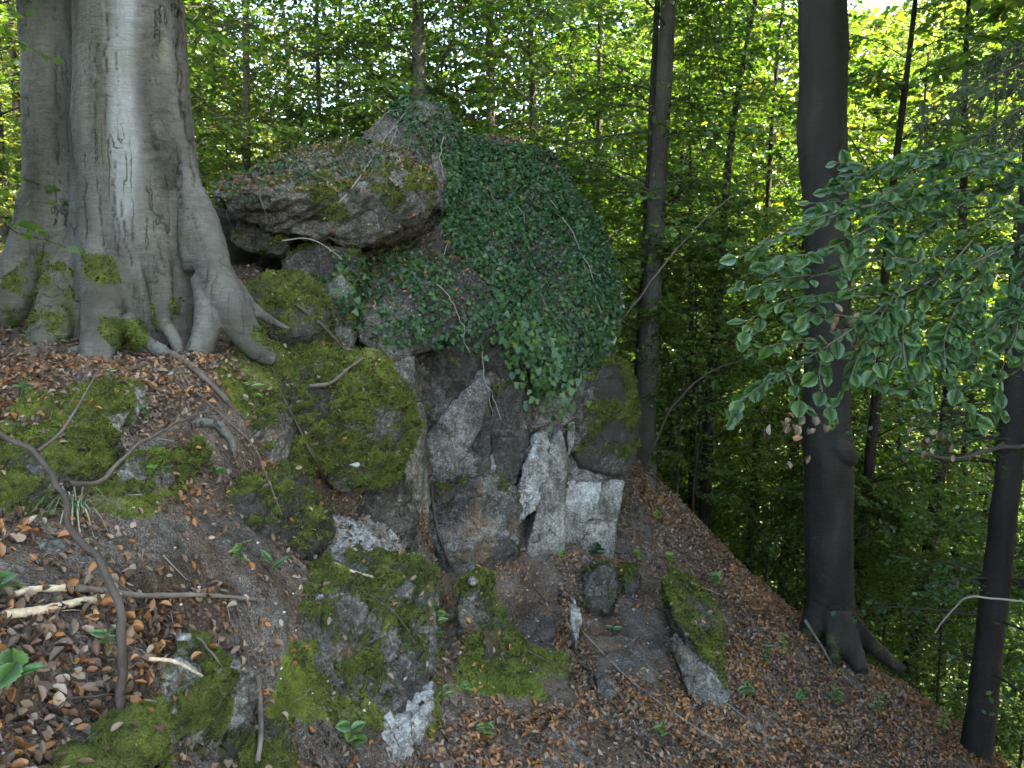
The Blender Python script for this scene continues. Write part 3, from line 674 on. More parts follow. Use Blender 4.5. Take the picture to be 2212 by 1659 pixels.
# the biggest in view become separate leaves
u, v, dep = proj(p)
inv = (u > 0) & (u < 2212) & (v > 0) & (v < 1659) & (dep > .5)
score = np.where(inv, L / np.maximum(dep, .5) * (tint * .5 + .8), 0)
order = np.argsort(-score)[:300]
single = np.zeros(k, bool); single[order] = True
A = Acc()
for tm, ss in ((CURL, ~single & (dep < 4)), (CURL4, ~single & (dep >= 4))):
    V, F = leaves(tm, p[ss], d[ss], nn[ss], L[ss], Wd[ss], lift[ss]); A.add(V, F, tint=np.repeat(tint[ss], len(tm[0])))
lit = A.build('leaf_litter', M['litter'], None, kind='stuff', smooth=False)
tag(lit, 'carpet of brown and orange fallen leaves strewn over the slope', 'leaf litter')
for i in order:
    V, F = leaves(CURL, np.zeros((1, 3)), d[i:i + 1], nn[i:i + 1], L[i:i + 1] * 1.12, Wd[i:i + 1] * 1.12, lift[i:i + 1])
    o = mk('fallen_leaf', V, F, M['litter'], None, smooth=True, tint=np.full(len(V), tint[i]))
    o.location = p[i] + n[i] * .004
    if tint[i] > .66: tag(o, 'orange-brown fallen beech leaf on the forest floor', 'leaf', 'orange fallen leaves')
    elif tint[i] > .42: tag(o, 'pale tan dry fallen leaf on the forest floor', 'leaf', 'pale fallen leaves')
    else: tag(o, 'dark brown old fallen leaf on the forest floor', 'leaf', 'dark fallen leaves')
# loose twigs
den2 = np.clip(den, 60, 400)
k = 2600
p, n, _ = sample(gV, nF, gN, den2 * (gV[:, 1] < 11), k, g)
A = Acc()
d = g.normal(size=(k, 3)) + np.array([.3, -.2, 0]); d = unit(d - (d * n).sum(1)[:, None] * n + n * g.normal(0, .1, (k, 1)))
Ls = g.uniform(.04, .26, k) * g.uniform(.4, 1, k)
for i in range(k):
    b = g.normal(0, .06, 3) * Ls[i]
    q = np.array([p[i] - d[i] * Ls[i] / 2, p[i] + b, p[i] + d[i] * Ls[i] / 2]) + n[i] * .008
    r = g.uniform(.0012, .0034) * (1.6 if i % 17 == 0 else 1)
    V, F = tube(q, [r, r * .9, r * .6], 4); A.add(V[:-2], F, tint=g.uniform(0, 1))
tw = A.build('twig_litter', M['twig'], None, kind='stuff'); tag(tw, 'fine dead twigs scattered through the leaf litter', 'twigs')
# pebbles
k = 2400
p, n, _ = sample(gV, nF, gN, np.clip(900 - den, 20, 900) * (gV[:, 1] < 9), k, g)
iv, iF = ico(1)
A = Acc()
sz = g.uniform(.004, .013, k) ** 1.0
for i in range(k):
    A.add(p[i] + iv * g.uniform(.6, 1.3, (len(iv), 1)) * sz[i] * np.array([1, 1, .6]), iF, tint=g.uniform(.2, 1))
pb = A.build('gravel', M['stone'], None, kind='stuff', smooth=False); tag(pb, 'pale limestone grit scattered on the bare soil', 'gravel')
def stone(u, v, size, label, tone=.8, squash=.6):
    c, n = hit(u, v)
    D, F = ico(4)
    nr = unit(g.normal(size=(9, 3))); h = g.uniform(.55, 1.0, 9)
    r = ((np.maximum(D @ nr.T, 0) / h) ** 16).sum(1) ** (-1 / 16)
    V = D * np.minimum(r, 1.25)[:, None] * (1 + .07 * fbm(D * 3 + u, 3, 5))[:, None]
    a = g.uniform(0, 6.28); V = V * size * np.array([1, .75, squash]) @ np.array(Matrix.Rotation(a, 3, 'Z')).T
    z = np.zeros(len(V))
    o = mk('loose_stone', V, F, M['rock'], None, smooth=False, tone=z + tone, moss=z)
    o.location = c - n * size * .12
    tag(o, label, 'stone')
for u_, v_, s_, l_, t_ in [(765, 1003, .04, 'white chip of stone lying on the mossy ledge', .9), (1025, 1255, .06, 'white stone half sunk above the mossy rib', .55), (400, 1378, .03, 'white lump of stone on the bank beside a thin twig', .65),
        (262, 1435, .04, 'bluish grey cobble by the squat mossy rock', .5), (720, 1498, .025, 'white chip lodged in the shaggy moss', .8), (1270, 1345, .045, 'pale tan stone beside the leaning flake', .6), (1400, 1390, .015, 'tiny white stone on the bare soil patch', .9),
        (1160, 1340, .025, 'small pale stone on the bare soil chute', .7), (880, 1270, .10, 'grey weathered block at the foot of the ledge side', .5), (1110, 1165, .08, 'pale stone at the foot of the rock columns', .6),
        (690, 1290, .025, 'small flat pale stone at the end of a thin white twig', .7), (1090, 1150, .06, 'small pale stone leaning on the crag foot', .7), (255, 1180, .08, 'grey lump of rock below the sedge tuft', .45), (120, 1190, .07, 'grey rock knob on the bank left of the sedge', .45),
        (380, 1140, .06, 'grey earthy stone on the bare bank', .4), (485, 1170, .045, 'lichen-spotted stone under the moss lobe', .55)]:
    stone(u_, v_, s_, l_, t_)

# sticks and fallen branches traced on the ground
def stick(pts, r0, r1, label, mat='twig', tint=.4, name='fallen_branch', parent=None, sides=7, n=None, cat='branch', wob=.0):
    """pts: (u, v, lift) on the surface, or (u, v, None, Y) free"""
    q = []
    for a in pts:
        if len(a) == 4: q.append(P(a[0], a[1], a[3]))
        else:
            h, nn = hit(a[0], a[1], a[2])
            if h is not None: q.append(h)
    q = bez(np.array(q), n or (6 * len(q) + 6))
    q = q + wob * np.stack([fbm(q * 6 + 3 * k, 2, k) for k in range(3)], -1)
    V, F = tube(q, np.linspace(r0, r1, len(q)), sides, bump=.25, seed=int(pts[0][0]) % 50)
    o = mk(name, V, F, M[mat], parent, tint=np.full(len(V), tint))
    if parent is None: tag(o, label, cat)
    return o, q
fb = empty('dead_branch', P(268, 1645, 2.35), 'dark dead forked branch stuck upright in the bank', 'branch')
stick([(272, 1650, None, 2.38), (258, 1520, None, 2.36), (266, 1420, None, 2.36), (240, 1290, None, 2.4), (205, 1220, None, 2.45), (165, 1165, None, 2.5), (150, 1090, None, 2.55), (130, 1045, None, 2.58), (70, 980, None, 2.62), (0, 930, None, 2.66), (-60, 900, None, 2.7)], .0165, .0075, '', tint=.22, name='stem', parent=fb, wob=.028)
stick([(150, 1048, None, 2.55), (215, 1030, None, 2.7), (290, 965, None, 2.85), (380, 915, None, 3.1), (480, 878, None, 3.4)], .010, .003, '', tint=.35, name='side_branch', parent=fb, wob=.02)
stick([(80, 975, None, 2.62), (140, 925, None, 2.75), (190, 840, None, 2.9), (215, 800, None, 3.0)], .007, .002, '', tint=.4, name='side_branch', parent=fb, wob=.006)
stick([(0, 1338, .02), (90, 1325, .02), (170, 1308, .02), (245, 1296, .025)], .017, .013, 'pale peeled stick lying on the leaves, broken end by the dead branch', 'pale_wood')
stick([(28, 1292, .015), (70, 1282, .02), (150, 1281, .02)], .012, .013, 'pale peeled half of a crossing stick in the leaves', 'pale_wood')
stick([(150, 1281, .022), (230, 1287, .02), (300, 1293, .02), (400, 1290, .02), (480, 1292, .015), (550, 1297, .01)], .014, .010, 'long grey-brown stick lying across the bank behind the dead branch', tint=.62)
stick([(530, 738, .02), (575, 780, .03), (600, 850, .04), (640, 930, .05), (670, 985, .05), (705, 1045, .03)], .010, .008, 'reddish brown fallen stick leaning down the mossy ledge', tint=.25)
stick([(665, 832, .03), (710, 825, .04), (750, 800, .05), (785, 780, .08)], .017, .012, 'short grey broken stick lying on the mossy ledge', tint=.5)
stick([(385, 795, .02), (420, 850, .02), (480, 905, .03), (540, 965, .03), (575, 1030, .04), (600, 1110, .03)], .009, .003, 'thin grey rod slanting down the bank past the curved root', tint=.5)
stick([(420, 912, -.005), (455, 920, .03), (485, 945, .035), (500, 975, .03), (508, 1005, -.03)], .034, .022, 'curved bare grey root loop arching out of the bank', 'beech', name='exposed_root', cat='root')
stick([(925, 1045, .03), (935, 1100, .02), (945, 1150, .02), (965, 1200, .02), (975, 1225, .01)], .015, .013, 'reddish dead stick leaning against the ledge side', tint=.3)
stick([(548, 1450, .03), (552, 1520, .02), (556, 1590, .02), (558, 1650, .02)], .012, .010, 'upright splintered brown stick stuck below the shaggy boulder', tint=.55)
stick([(1050, 1170, .01), (1120, 1230, .015), (1180, 1300, .015), (1215, 1340, .01)], .007, .004, 'dark twig slanting across the bare soil chute', tint=.35)
stick([(1230, 1335, .01), (1290, 1400, .015), (1370, 1480, .015), (1480, 1560, .015), (1590, 1630, .01)], .010, .004, 'long pale twig running down the leaf slope from the stone flake', tint=.8)
stick([(1090, 1380, .01), (1180, 1430, .015), (1245, 1460, .01)], .005, .003, 'short thin twig across the lower soil chute', tint=.5)
stick([(1240, 1530, .01), (1300, 1570, .015), (1370, 1610, .01)], .011, .007, 'dark thick twig in the orange leaves of the gully', tint=.2)
stick([(1210, 1260, .01), (1232, 1290, .02), (1238, 1300, .02)], .012, .009, 'stub of pale stick above the leaning stone flake', tint=.75)
stick([(1640, 1460, .01), (1730, 1520, .02), (1830, 1600, .01)], .007, .004, 'bent twig on the leaf slope right of the mossy wedge', tint=.45)
stick([(1490, 1260, .01), (1560, 1290, .02), (1570, 1300, .02)], .009, .007, 'pale bare stick end lying above the mossy wedge', tint=.85)
stick([(720, 1222, .02), (760, 1238, .02), (800, 1248, .02)], .010, .008, 'bleached white stick against the white slab', 'pale_wood')
stick([(610, 520, None, 7.5), (660, 515, None, 7.45), (700, 530, None, 7.4), (740, 560, None, 7.4)], .007, .003, 'bleached thin twig sticking out under the overhanging slab', tint=.95)
stick([(700, 470, .02), (760, 400, .03), (830, 310, .04), (880, 250, .05)], .010, .004, 'long pale vine stem climbing to the summit block', tint=.85)
stick([(640, 660, .02), (690, 700, .03), (740, 760, .03)], .018, .012, 'brown rotting stick beside the rounded mossy boulder', tint=.3)
stick([(375, 770, .02), (420, 800, .02), (470, 850, .02), (500, 880, .01)], .025, .017, 'crumbling decayed branch among leaves at the beech roots', tint=.45)
stick([(150, 765, .02), (60, 770, .02), (0, 790, .02)], .008, .005, 'dark thin twig at the foot of the beech left of the mossy root', tint=.15)
stick([(310, 1430, .02), (380, 1440, .02), (430, 1465, .02)], .008, .006, 'pale bark-stripped twig beside the white lump', 'pale_wood')

for pts, r, t, lb in [([(420, 1380, .012), (470, 1440, .02), (510, 1490, .012)], .005, .5, 'thin bent twig beside the bare grey stone'), ([(1330, 1300, .012), (1390, 1350, .02), (1450, 1385, .012)], .005, .6, 'thin twig below the small dark mossy stone'),
        ([(1500, 1480, .012), (1590, 1540, .02), (1660, 1600, .012)], .006, .7, 'slanting twig below the bare crumbling rock'), ([(60, 1500, .012), (150, 1530, .03), (260, 1500, .02)], .006, .2, 'dark crooked twig across the leaf carpet'),
        ([(700, 870, .012), (760, 900, .02), (840, 900, .012)], .005, .35, 'thin dark twig on the moss of the broad ledge'), ([(780, 1280, .012), (850, 1330, .02), (900, 1400, .012)], .005, .3, 'dark wiry twig on top of the shaggy boulder'),
        ([(1700, 1560, .012), (1790, 1580, .02), (1880, 1570, .012)], .006, .8, 'pale straight twig among the slope seedlings'), ([(1400, 1250, .012), (1500, 1240, .02), (1600, 1300, .012)], .005, .55, 'trailing stem above the mossy wedge')]:
    stick(pts, r, r * .5, lb, tint=t, name='dead_twig', sides=5, cat='twig', wob=.015)

# ------------------------------------------------------------------ ivy
ivy = empty('ivy', P(1150, 850, 8.6), 'dense dark green ivy mat spread over the outcrop', 'ivy')
IV = [([(985, 285), (1190, 335), (1270, 440), (1350, 600), (1345, 700), (1310, 790), (1240, 880), (1170, 870), (1090, 770), (1110, 690), (1010, 570), (950, 490), (960, 400)], 3300),
      ([(740, 580), (900, 510), (1010, 560), (1110, 690), (1060, 760), (890, 740), (850, 760), (770, 700)], 850),
      ([(820, 205), (970, 200), (1010, 290), (1015, 420), (940, 340), (880, 330), (860, 270)], 1900), ([(440, 380), (760, 280), (860, 350), (720, 410), (600, 430), (450, 450)], 260),
      ([(720, 540), (800, 560), (850, 760), (790, 790), (740, 690)], 600), ([(680, 640), (700, 600), (760, 620), (760, 700)], 250)]
g = np.random.default_rng(21)
IP, IN_ = [], []
for V, F, Nn, ms, o in SURF:
    if o.name.split('.')[0] not in ('ivy_shoulder', 'summit_block', 'cleft_wall', 'overhanging_slab', 'propping_block', 'rock_column', 'ivy_ramp'): continue
    if o.name.startswith('overhanging') or o.name.startswith('propping'): pls = IV[3:]
    else: pls = IV
    u, v, _ = proj(V)
    w = np.zeros(len(V))
    for pl, dd in pls: w = np.maximum(w, inpoly(u, v, pl) * dd)
    w *= np.clip(.8 + 1.7 * fbm(V * 1.8, 3, 91), np.where(w > 1500, .38, .05), 1.4) * (Nn[:, 1] < .75)
    if 'column' in o.name: w *= (v < 800) * (u < 1285) * .3
    q, m, _ = sample(V, F, Nn, w, int(warea(V, F, w)), g)
    IP.append(q); IN_.append(m)
q = np.vstack(IP); m = np.vstack(IN_); k = len(q)
q = q + m * g.uniform(.008, .055, k)[:, None]
dn = np.array([0, 0, -1.0]); d = dn - (m @ dn)[:, None] * m + g.normal(0, .55, (k, 3))
nn = unit(m * .8 + np.array([-.1, -.25, .45]) + g.normal(0, .38, (k, 3)))
L = g.uniform(.022, .056, k) * np.clip(1 + .35 * fbm(q * 1.7, 2, 8), .6, 1.4)
tint = np.clip(g.uniform(.05, .85, k) + .25 * fbm(q * 2, 2, 5), 0, .9); tint[g.uniform(size=k) < .012] = 1
# hanging cluster of larger leaves in front of the columns
hc = []
for a in range(230):
    t = g.uniform() ; uu = 1090 + 130 * t + g.normal(0, 26); vv = 690 + 170 * t + g.normal(0, 42)
    hc.append(P(uu, vv, 8.2 + .12 * g.normal()))
hc = np.array(hc); kk = len(hc)
q = np.vstack([q, hc]); d = np.vstack([d, np.array([0, -.15, -1]) + g.normal(0, .4, (kk, 3))]); nn = np.vstack([nn, unit(np.array([0, -1, .7]) + g.normal(0, .4, (kk, 3)))])
L = np.r_[L, g.uniform(.05, .088, kk)]; tint = np.r_[tint, g.uniform(.5, .98, kk)]
u, v, dep = proj(q)
sc_ = L / dep * ((u > 700) & (u < 1400) & (v > 200) & (v < 900)) * (dep < 9.6)
od = np.argsort(-sc_)[:300]; single = np.zeros(len(q), bool); single[od] = True
V, F = leaves(IVY, q[~single], d[~single], nn[~single], L[~single], L[~single])
mk('foliage', V, F, M['ivy'], ivy, smooth=False, kind='stuff', tint=np.repeat(tint[~single], len(IVY[0])))
for i in od:
    V, F = leaves(IVY, q[i:i + 1], d[i:i + 1], nn[i:i + 1], L[i:i + 1], L[i:i + 1])
    mk('leaf', V, F, M['ivy'], ivy, smooth=False, tint=np.full(len(V), tint[i]))
for pts in [[(1040, 690, .03), (1045, 760, .05), (1050, 830, .05), (1065, 900, .04)], [(1050, 830, .05), (1075, 870, .05), (1085, 910, .04)], [(1248, 800, .05), (1240, 880, .05), (1232, 960, .04), (1225, 1000, .03)],
            [(960, 300, .03), (950, 360, .04), (975, 450, .04), (960, 560, .04)], [(1000, 330, .04), (1060, 420, .05), (1130, 560, .05), (1180, 660, .05)], [(880, 560, .03), (940, 620, .05), (990, 690, .05), (1010, 760, .04)],
            [(1100, 330, .04), (1190, 440, .05), (1260, 560, .06), (1300, 680, .05)], [(860, 250, .04), (850, 300, .04), (790, 350, .04)]]:
    stick(pts, .008, .004, '', tint=.75, name='stem', parent=ivy, sides=5, wob=.03)
A = Acc()
k = 420
qi = q[g.integers(0, len(q) - kk, k)]
for i in range(k):
    dv = unit(np.array([g.normal(0, .5), g.normal(0, .35), -1])[None])[0] * g.uniform(.1, .4)
    Vt, Ft = tube(np.array([qi[i], qi[i] + dv * .5 + g.normal(0, .03, 3), qi[i] + dv]), [.0035, .003, .002], 4); A.add(Vt[:-2], Ft, tint=g.uniform(.4, 1))
A.build('runners', M['twig'], ivy, kind='stuff')

# ------------------------------------------------------------------ seedlings and small plants
def plant(u, v, h, n, L, label, tint=(.3, .8), name='seedling', wr=.6, droop=.25, mesh=None, spread=.9, cat='plant', mat='seedling', lean=0.0):
    c, nn = hit(u, v)
    if c is None: return
    g = np.random.default_rng(int(u * 7 + v))
    root = empty(name, c, label, cat)
    top = c + np.array([g.normal(0, .1) * h + lean, g.normal(0, .1) * h, h])
    pth = bez(np.array([c - np.array([0, 0, .01]), (c + top) / 2 + g.normal(0, .04 * h, 3), top]), 8)
    V, F = tube(pth, np.linspace(.0035, .0015, 8) * (1 + h), 5); o = mk('stem', V, F, M['seedling'], root, tint=np.full(len(V), .1))
    for i in range(n):
        t = (.35 + .65 * (i + 1) / n) if n > 1 else 1
        b = np.array([np.interp(t, np.linspace(0, 1, 8), pth[:, k]) for k in range(3)])
        a = i * 2.4 + g.uniform(-.4, .4)
        d = np.array([cos(a) * spread, sin(a) * spread - .15, .35 - droop + g.normal(0, .18)])
        l = L * g.uniform(.75, 1.15)
        V, F = leaves(mesh or SERR, b[None], d[None], (np.array([0, -.3, 1.]) + g.normal(0, .25, 3))[None], np.array([l]), np.array([l * wr]))
        mk('leaf', V, F, M[mat], root, smooth=False, tint=np.full(len(V), g.uniform(*tint)))
    return root
plant(548, 870, .16, 6, .09, 'lime green seedling standing on the ledge beside the leaning stick', (.8, 1))
plant(130, 745, .09, 5, .055, 'yellowish seedling at the mossy beech root', (.85, 1))
plant(240, 825, .07, 5, .04, 'tiny lime green seedling in the leaves before the beech', (.8, 1))
plant(312, 915, .10, 5, .05, 'small green seedling above the side branch of the dead branch', (.4, .8))
plant(462, 1025, .03, 5, .085, 'dark green rosette plant in front of the curved root', (.2, .5), name='rosette_plant', wr=.5)
plant(335, 1035, .07, 5, .045, 'small lobed seedling beside the narrow mossy hump', (.6, .9), mesh=IVY, wr=1)
plant(520, 1225, .14, 9, .06, 'leafy green seedling below the moss lobe', (.5, .9))
plant(592, 1250, .12, 3, .12, 'three-leaved upright green plant at the foot of the moss lobe', (.4, .6), droop=-.3, wr=.4)
plant(945, 1420, .36, 8, .10, 'beech seedling with bright ribbed leaves growing against the shaggy boulder', (.4, .7))
plant(955, 1520, .10, 4, .07, 'low green sprig at the foot of the beech seedling', (.6, .9))
plant(765, 1620, .14, 5, .085, 'bright green lobed seedling before the pale rock foot', (.55, .85), wr=.8)
plant(1045, 1605, .13, 6, .065, 'lime seedling on the leaf slope below the long mossy rib', (.7, 1))
plant(1012, 1505, .10, 6, .05, 'small bright sprig on the mossy soil by the rib', (.6, .95))
plant(1290, 1205, .14, 8, .10, 'dark glossy bluish-green holly-like sprig at the crag foot', (.0, .15), mat='ivy')
plant(1425, 1605, .13, 6, .065, 'green seedling in the leaf litter right of the long pale twig', (.5, .8))
plant(1612, 1510, .12, 6, .09, 'dark green ferny sprig on the leaf slope below the mossy wedge', (.3, .6))
plant(1725, 1530, .22, 7, .09, 'tall drooping dark seedling on the leaf slope', (.2, .5), droop=.5)
plant(1800, 1530, .20, 8, .09, 'spreading seedling near the tall drooping one', (.3, .7))
plant(1870, 1550, .26, 9, .08, 'leaning leafy seedling lower on the leaf slope', (.4, .8), lean=.12)
plant(2035, 1590, .24, 9, .07, 'bright yellow-green sapling by the leaning bare trunk', (.9, 1), droop=.4)
plant(1650, 1440, .22, 10, .07, 'cluster of dark green leaves above the leaf slope twig', (.3, .6))
plant(1690, 1420, .26, 10, .055, 'yellow-green bramble-like sprig uphill of the dark cluster', (.8, 1))
plant(1540, 1270, .18, 10, .075, 'ivy-leaved plant above the mossy wedge', (.4, .8), mesh=IVY, wr=1)
plant(1450, 1225, .16, 10, .06, 'pale green trailing plant below the crag corner', (.6, .9), mesh=IVY, wr=1)
plant(1380, 1215, .14, 8, .06, 'light green ivy sprig at the right crag foot', (.7, 1), mesh=IVY, wr=1)
plant(1215, 1215, .12, 6, .05, 'pale lobed seedling at the left of the holly-like sprig', (.7, 1), mesh=IVY, wr=1)
plant(1420, 1130, .16, 8, .06, 'yellow-green sprig on the dark slope beside the pale blocks', (.8, 1), mesh=IVY, wr=1)
plant(1325, 1365, .05, 3, .09, 'single drooping green leaf sprig on the bare soil patch', (.5, .7))
plant(232, 1420, .09, 6, .055, 'green sprig half hidden behind the dead branch', (.4, .7))
plant(40, 870, .14, 14, .05, 'olive bilberry-like shrub on the bank', (.2, .5), name='small_shrub', cat='shrub')
plant(-15, 1300, .10, 3, .12, 'large vivid green leaves leaning into view above the peeled stick', (.5, .7), wr=.75, lean=.08)
plant(-5, 1500, .10, 3, .10, 'large serrated green leaf low at the bank beside the leaf carpet', (.5, .7), wr=.75, lean=.06)
# sedge tuft
c, nn = hit(165, 1125)
sg = empty('sedge_tuft', c, 'tuft of thin green and straw-coloured sedge on the bank', 'grass')
g = np.random.default_rng(33)
for i in range(46):
    a = g.uniform(0, 6.28); l = g.uniform(.12, .3)
    dead = g.uniform() < .4
    e = np.array([cos(a), sin(a) - .25, 0]) * l * g.uniform(.5, .9)
    pts = bez(np.array([c + g.normal(0, .012, 3), c + e * .5 + np.array([0, 0, l * (.3 if dead else .55)]), c + e + np.array([0, 0, -.12 * dead + l * (.0 if dead else .35)])]), 7)
    w = .0028 * np.sin(pi * np.linspace(.12, .98, 7)) + .0004
    s = unit(np.cross(pts[-1] - pts[0], [0, 0, 1.]))
    V = np.vstack([pts - s * w[:, None], pts + s * w[:, None]]); j = np.arange(6)
    mk('blade', V, np.stack([j, j + 1, j + 8, j + 7], -1), M['grass'], sg, tint=np.full(len(V), 1 if dead else g.uniform(.1, .7)))

# ------------------------------------------------------------------ big beech
def capped(path, rad, sides):
    V, F = tube(path, rad, sides)
    n = len(path); c0, c1 = len(V) - 2, len(V) - 1
    T = [tuple(f) for f in F]
    T += [((k + 1) % sides, k, c0) for k in range(sides)]
    b = (n - 1) * sides
    T += [(b + k, b + (k + 1) % sides, c1) for k in range(sides)]
    return V, T
def fuse(parts, voxel, smooth_it=4):
    vs, fs, n = [], [], 0
    for path, rad, sides in parts:
        V, T = capped(path, rad, sides)
        vs += [tuple(x) for x in V]; fs += [tuple(int(i) + n for i in t) for t in T]; n += len(V)
    me = bpy.data.meshes.new('tmp'); me.from_pydata(vs, [], fs); me.update()
    ob = bpy.data.objects.new('tmp', me); COL.objects.link(ob)
    md = ob.modifiers.new('r', 'REMESH'); md.mode = 'VOXEL'; md.voxel_size = voxel
    sm = ob.modifiers.new('s', 'SMOOTH'); sm.factor = .5; sm.iterations = smooth_it
    dg = bpy.context.evaluated_depsgraph_get()
    ev = ob.evaluated_get(dg); m2 = ev.to_mesh()
    V = np.empty(len(m2.vertices) * 3, np.float32); m2.vertices.foreach_get('co', V)
    m2.calc_loop_triangles()
    F = np.empty(len(m2.loop_triangles) * 3, np.int32); m2.loop_triangles.foreach_get('vertices', F)
    ev.to_mesh_clear(); bpy.data.objects.remove(ob); bpy.data.meshes.remove(me)
    return V.reshape(-1, 3).astype(float), F.reshape(-1, 3)
def pp(rows, n):
    """rows of (u, v, Y, radius) -> smooth path and radii"""
    a = np.array([[*P(u, v, Y), r] for u, v, Y, r in rows]); b = bez(a, n)
    return b[:, :3], np.maximum(b[:, 3], .004)
def bark_detail(V, F, axis_fn, seed, amp=1.0, crk=1.0):
    Nn = vnorm(V, F)
    c = axis_fn(V)
    ang = np.arctan2(V[:, 1] - c[:, 1], V[:, 0] - c[:, 0])
    q = np.stack([np.cos(ang) * 1.9, np.sin(ang) * 1.9, V[:, 2] * .33], -1)
    q2 = q + .12 * np.stack([fbm(V * 5, 2, seed + 3)] * 3, -1)
    n1 = np.abs(pn(q2 * 2.3, seed)); n2 = np.abs(pn(q2 * 4.1, seed + 1))
    mask = sstep(-.15, .25, pn(V * np.array([1.2, 1.2, .8]), seed + 2))
    crack = np.clip(1 - n1 / .022, 0, 1) * mask + .7 * np.clip(1 - n2 / .018, 0, 1) * sstep(0, .3, pn(V * 1.1, seed + 4))
    crack = np.clip(crack * crk, 0, 1)
    d = amp * (.035 * fbm(V * np.array([2.2, 2.2, .8]), 3, seed + 6) + .006 * fbm(V * np.array([9, 9, 22]), 2, seed + 7)) - .012 * crack
    return V + Nn * d[:, None], crack, ang
beech = empty('beech_tree', P(300, 740, 6.6), 'huge smooth grey beech with twin fused stems and spreading mossy roots', 'tree')
t1 = [(315, 800, 6.75, .62), (312, 700, 6.75, .58), (310, 600, 6.75, .53), (308, 500, 6.75, .50), (298, 350, 6.75, .465), (288, 200, 6.75, .435), (279, 0, 6.75, .415), (268, -300, 6.75, .39)]
t2 = [(120, 760, 7.0, .40), (122, 640, 7.0, .33), (126, 500, 7.0, .285), (126, 350, 7.0, .262), (118, 150, 7.05, .255), (108, 0, 7.1, .25), (95, -300, 7.2, .24)]
roots = [[(412, 380, 6.6, .06), (430, 460, 6.5, .12), (452, 540, 6.38, .15), (492, 650, 6.15, .15), (528, 715, 6.16, .12), (560, 752, 6.12, .095), (592, 785, 6.1, .045)],
         [(445, 600, 6.3, .12), (452, 680, 6.1, .095), (440, 735, 5.95, .085), (412, 790, 5.82, .075), (390, 840, 5.7, .05)],
         [(225, 500, 6.5, .17), (222, 620, 6.25, .17), (224, 700, 6.02, .165), (212, 770, 5.85, .14), (190, 830, 5.7, .08)],
         [(330, 520, 6.4, .12), (345, 620, 6.22, .085), (350, 690, 6.08, .06), (375, 730, 5.98, .045), (390, 770, 5.9, .03)],
         [(95, 430, 6.95, .2), (70, 560, 6.8, .22), (20, 650, 6.6, .19), (-60, 720, 6.35, .15), (-160, 780, 6.1, .10)],
         [(140, 520, 6.75, .16), (125, 640, 6.45, .17), (105, 720, 6.15, .15), (60, 790, 5.9, .09)],
         [(505, 600, 6.35, .07), (545, 665, 6.3, .055), (590, 695, 6.3, .038), (630, 712, 6.3, .022)],
         [(270, 690, 6.0, .09), (315, 735, 5.88, .055), (350, 760, 5.8, .05), (390, 790, 5.75, .035)],
         [(385, 250, 6.62, .03), (412, 400, 6.55, .09), (425, 500, 6.48, .12), (432, 580, 6.4, .12)],
         [(335, 270, 6.42, .05), (352, 300, 6.385, .075), (360, 345, 6.40, .07), (350, 440, 6.47, .04)],
         [(180, 100, 6.8, .05), (178, 400, 6.8, .10), (182, 560, 6.65, .13)]]
parts = [(*pp(t1, 40), 28), (*pp(t2, 40), 24)] + [(*pp(r, 26), 14) for r in roots]
V, F = fuse(parts, .017, 14)
ax1 = pp(t1, 40)[0]
def axb(V):
    z = V[:, 2]
    o = np.argsort(ax1[:, 2])
    return np.stack([np.interp(z, ax1[o, 2], ax1[o, 0]), np.interp(z, ax1[o, 2], ax1[o, 1])], -1)
V, crack, ang = bark_detail(V, F, axb, 201)
u, v, _ = proj(V)
# scars and wrinkles round the burr
burr = np.exp(-(((u - 345) / 55) ** 2 + ((v - 320) / 75) ** 2))
Nn = vnorm(V, F)
wr = fbm(np.stack([u * .035, v * .06, V[:, 1] * 3], -1), 3, 77)
V = V + Nn * (burr * .014 * wr)[:, None]
crack = np.clip(crack + burr * np.clip(1 - np.abs(wr - .1) / .06, 0, 1) * .8, 0, 1)
mo = np.zeros(len(V))
for pl, val in [([(178, 545), (245, 550), (262, 610), (220, 620), (182, 600)], .75), ([(215, 685), (310, 690), (325, 740), (290, 760), (240, 750), (212, 720)], .75),
                ([(90, 540), (160, 580), (165, 700), (60, 740), (0, 740), (0, 680)], .50), ([(285, 640), (330, 650), (345, 720), (310, 720)], .55),
                ([(365, 640), (395, 645), (390, 680), (365, 680)], .5), ([(545, 700), (590, 720), (585, 760), (540, 730)], .6), ([(0, 600), (60, 560), (80, 640), (0, 700)], .45)]:
    mo[inpoly(u, v, pl)] = val
mo = np.where(mo > 0, mo + .3 * fbm(V * 7, 2, 9), 0) * (V[:, 1] < 7.1)
pale = np.clip(np.exp(-((u - 265 - .012 * v) / 26) ** 2) * sstep(560, 380, v) * (.55 + .5 * fbm(V * np.array([5, 5, 1.5]), 3, 31)), 0, .36) * (V[:, 1] < 6.8)
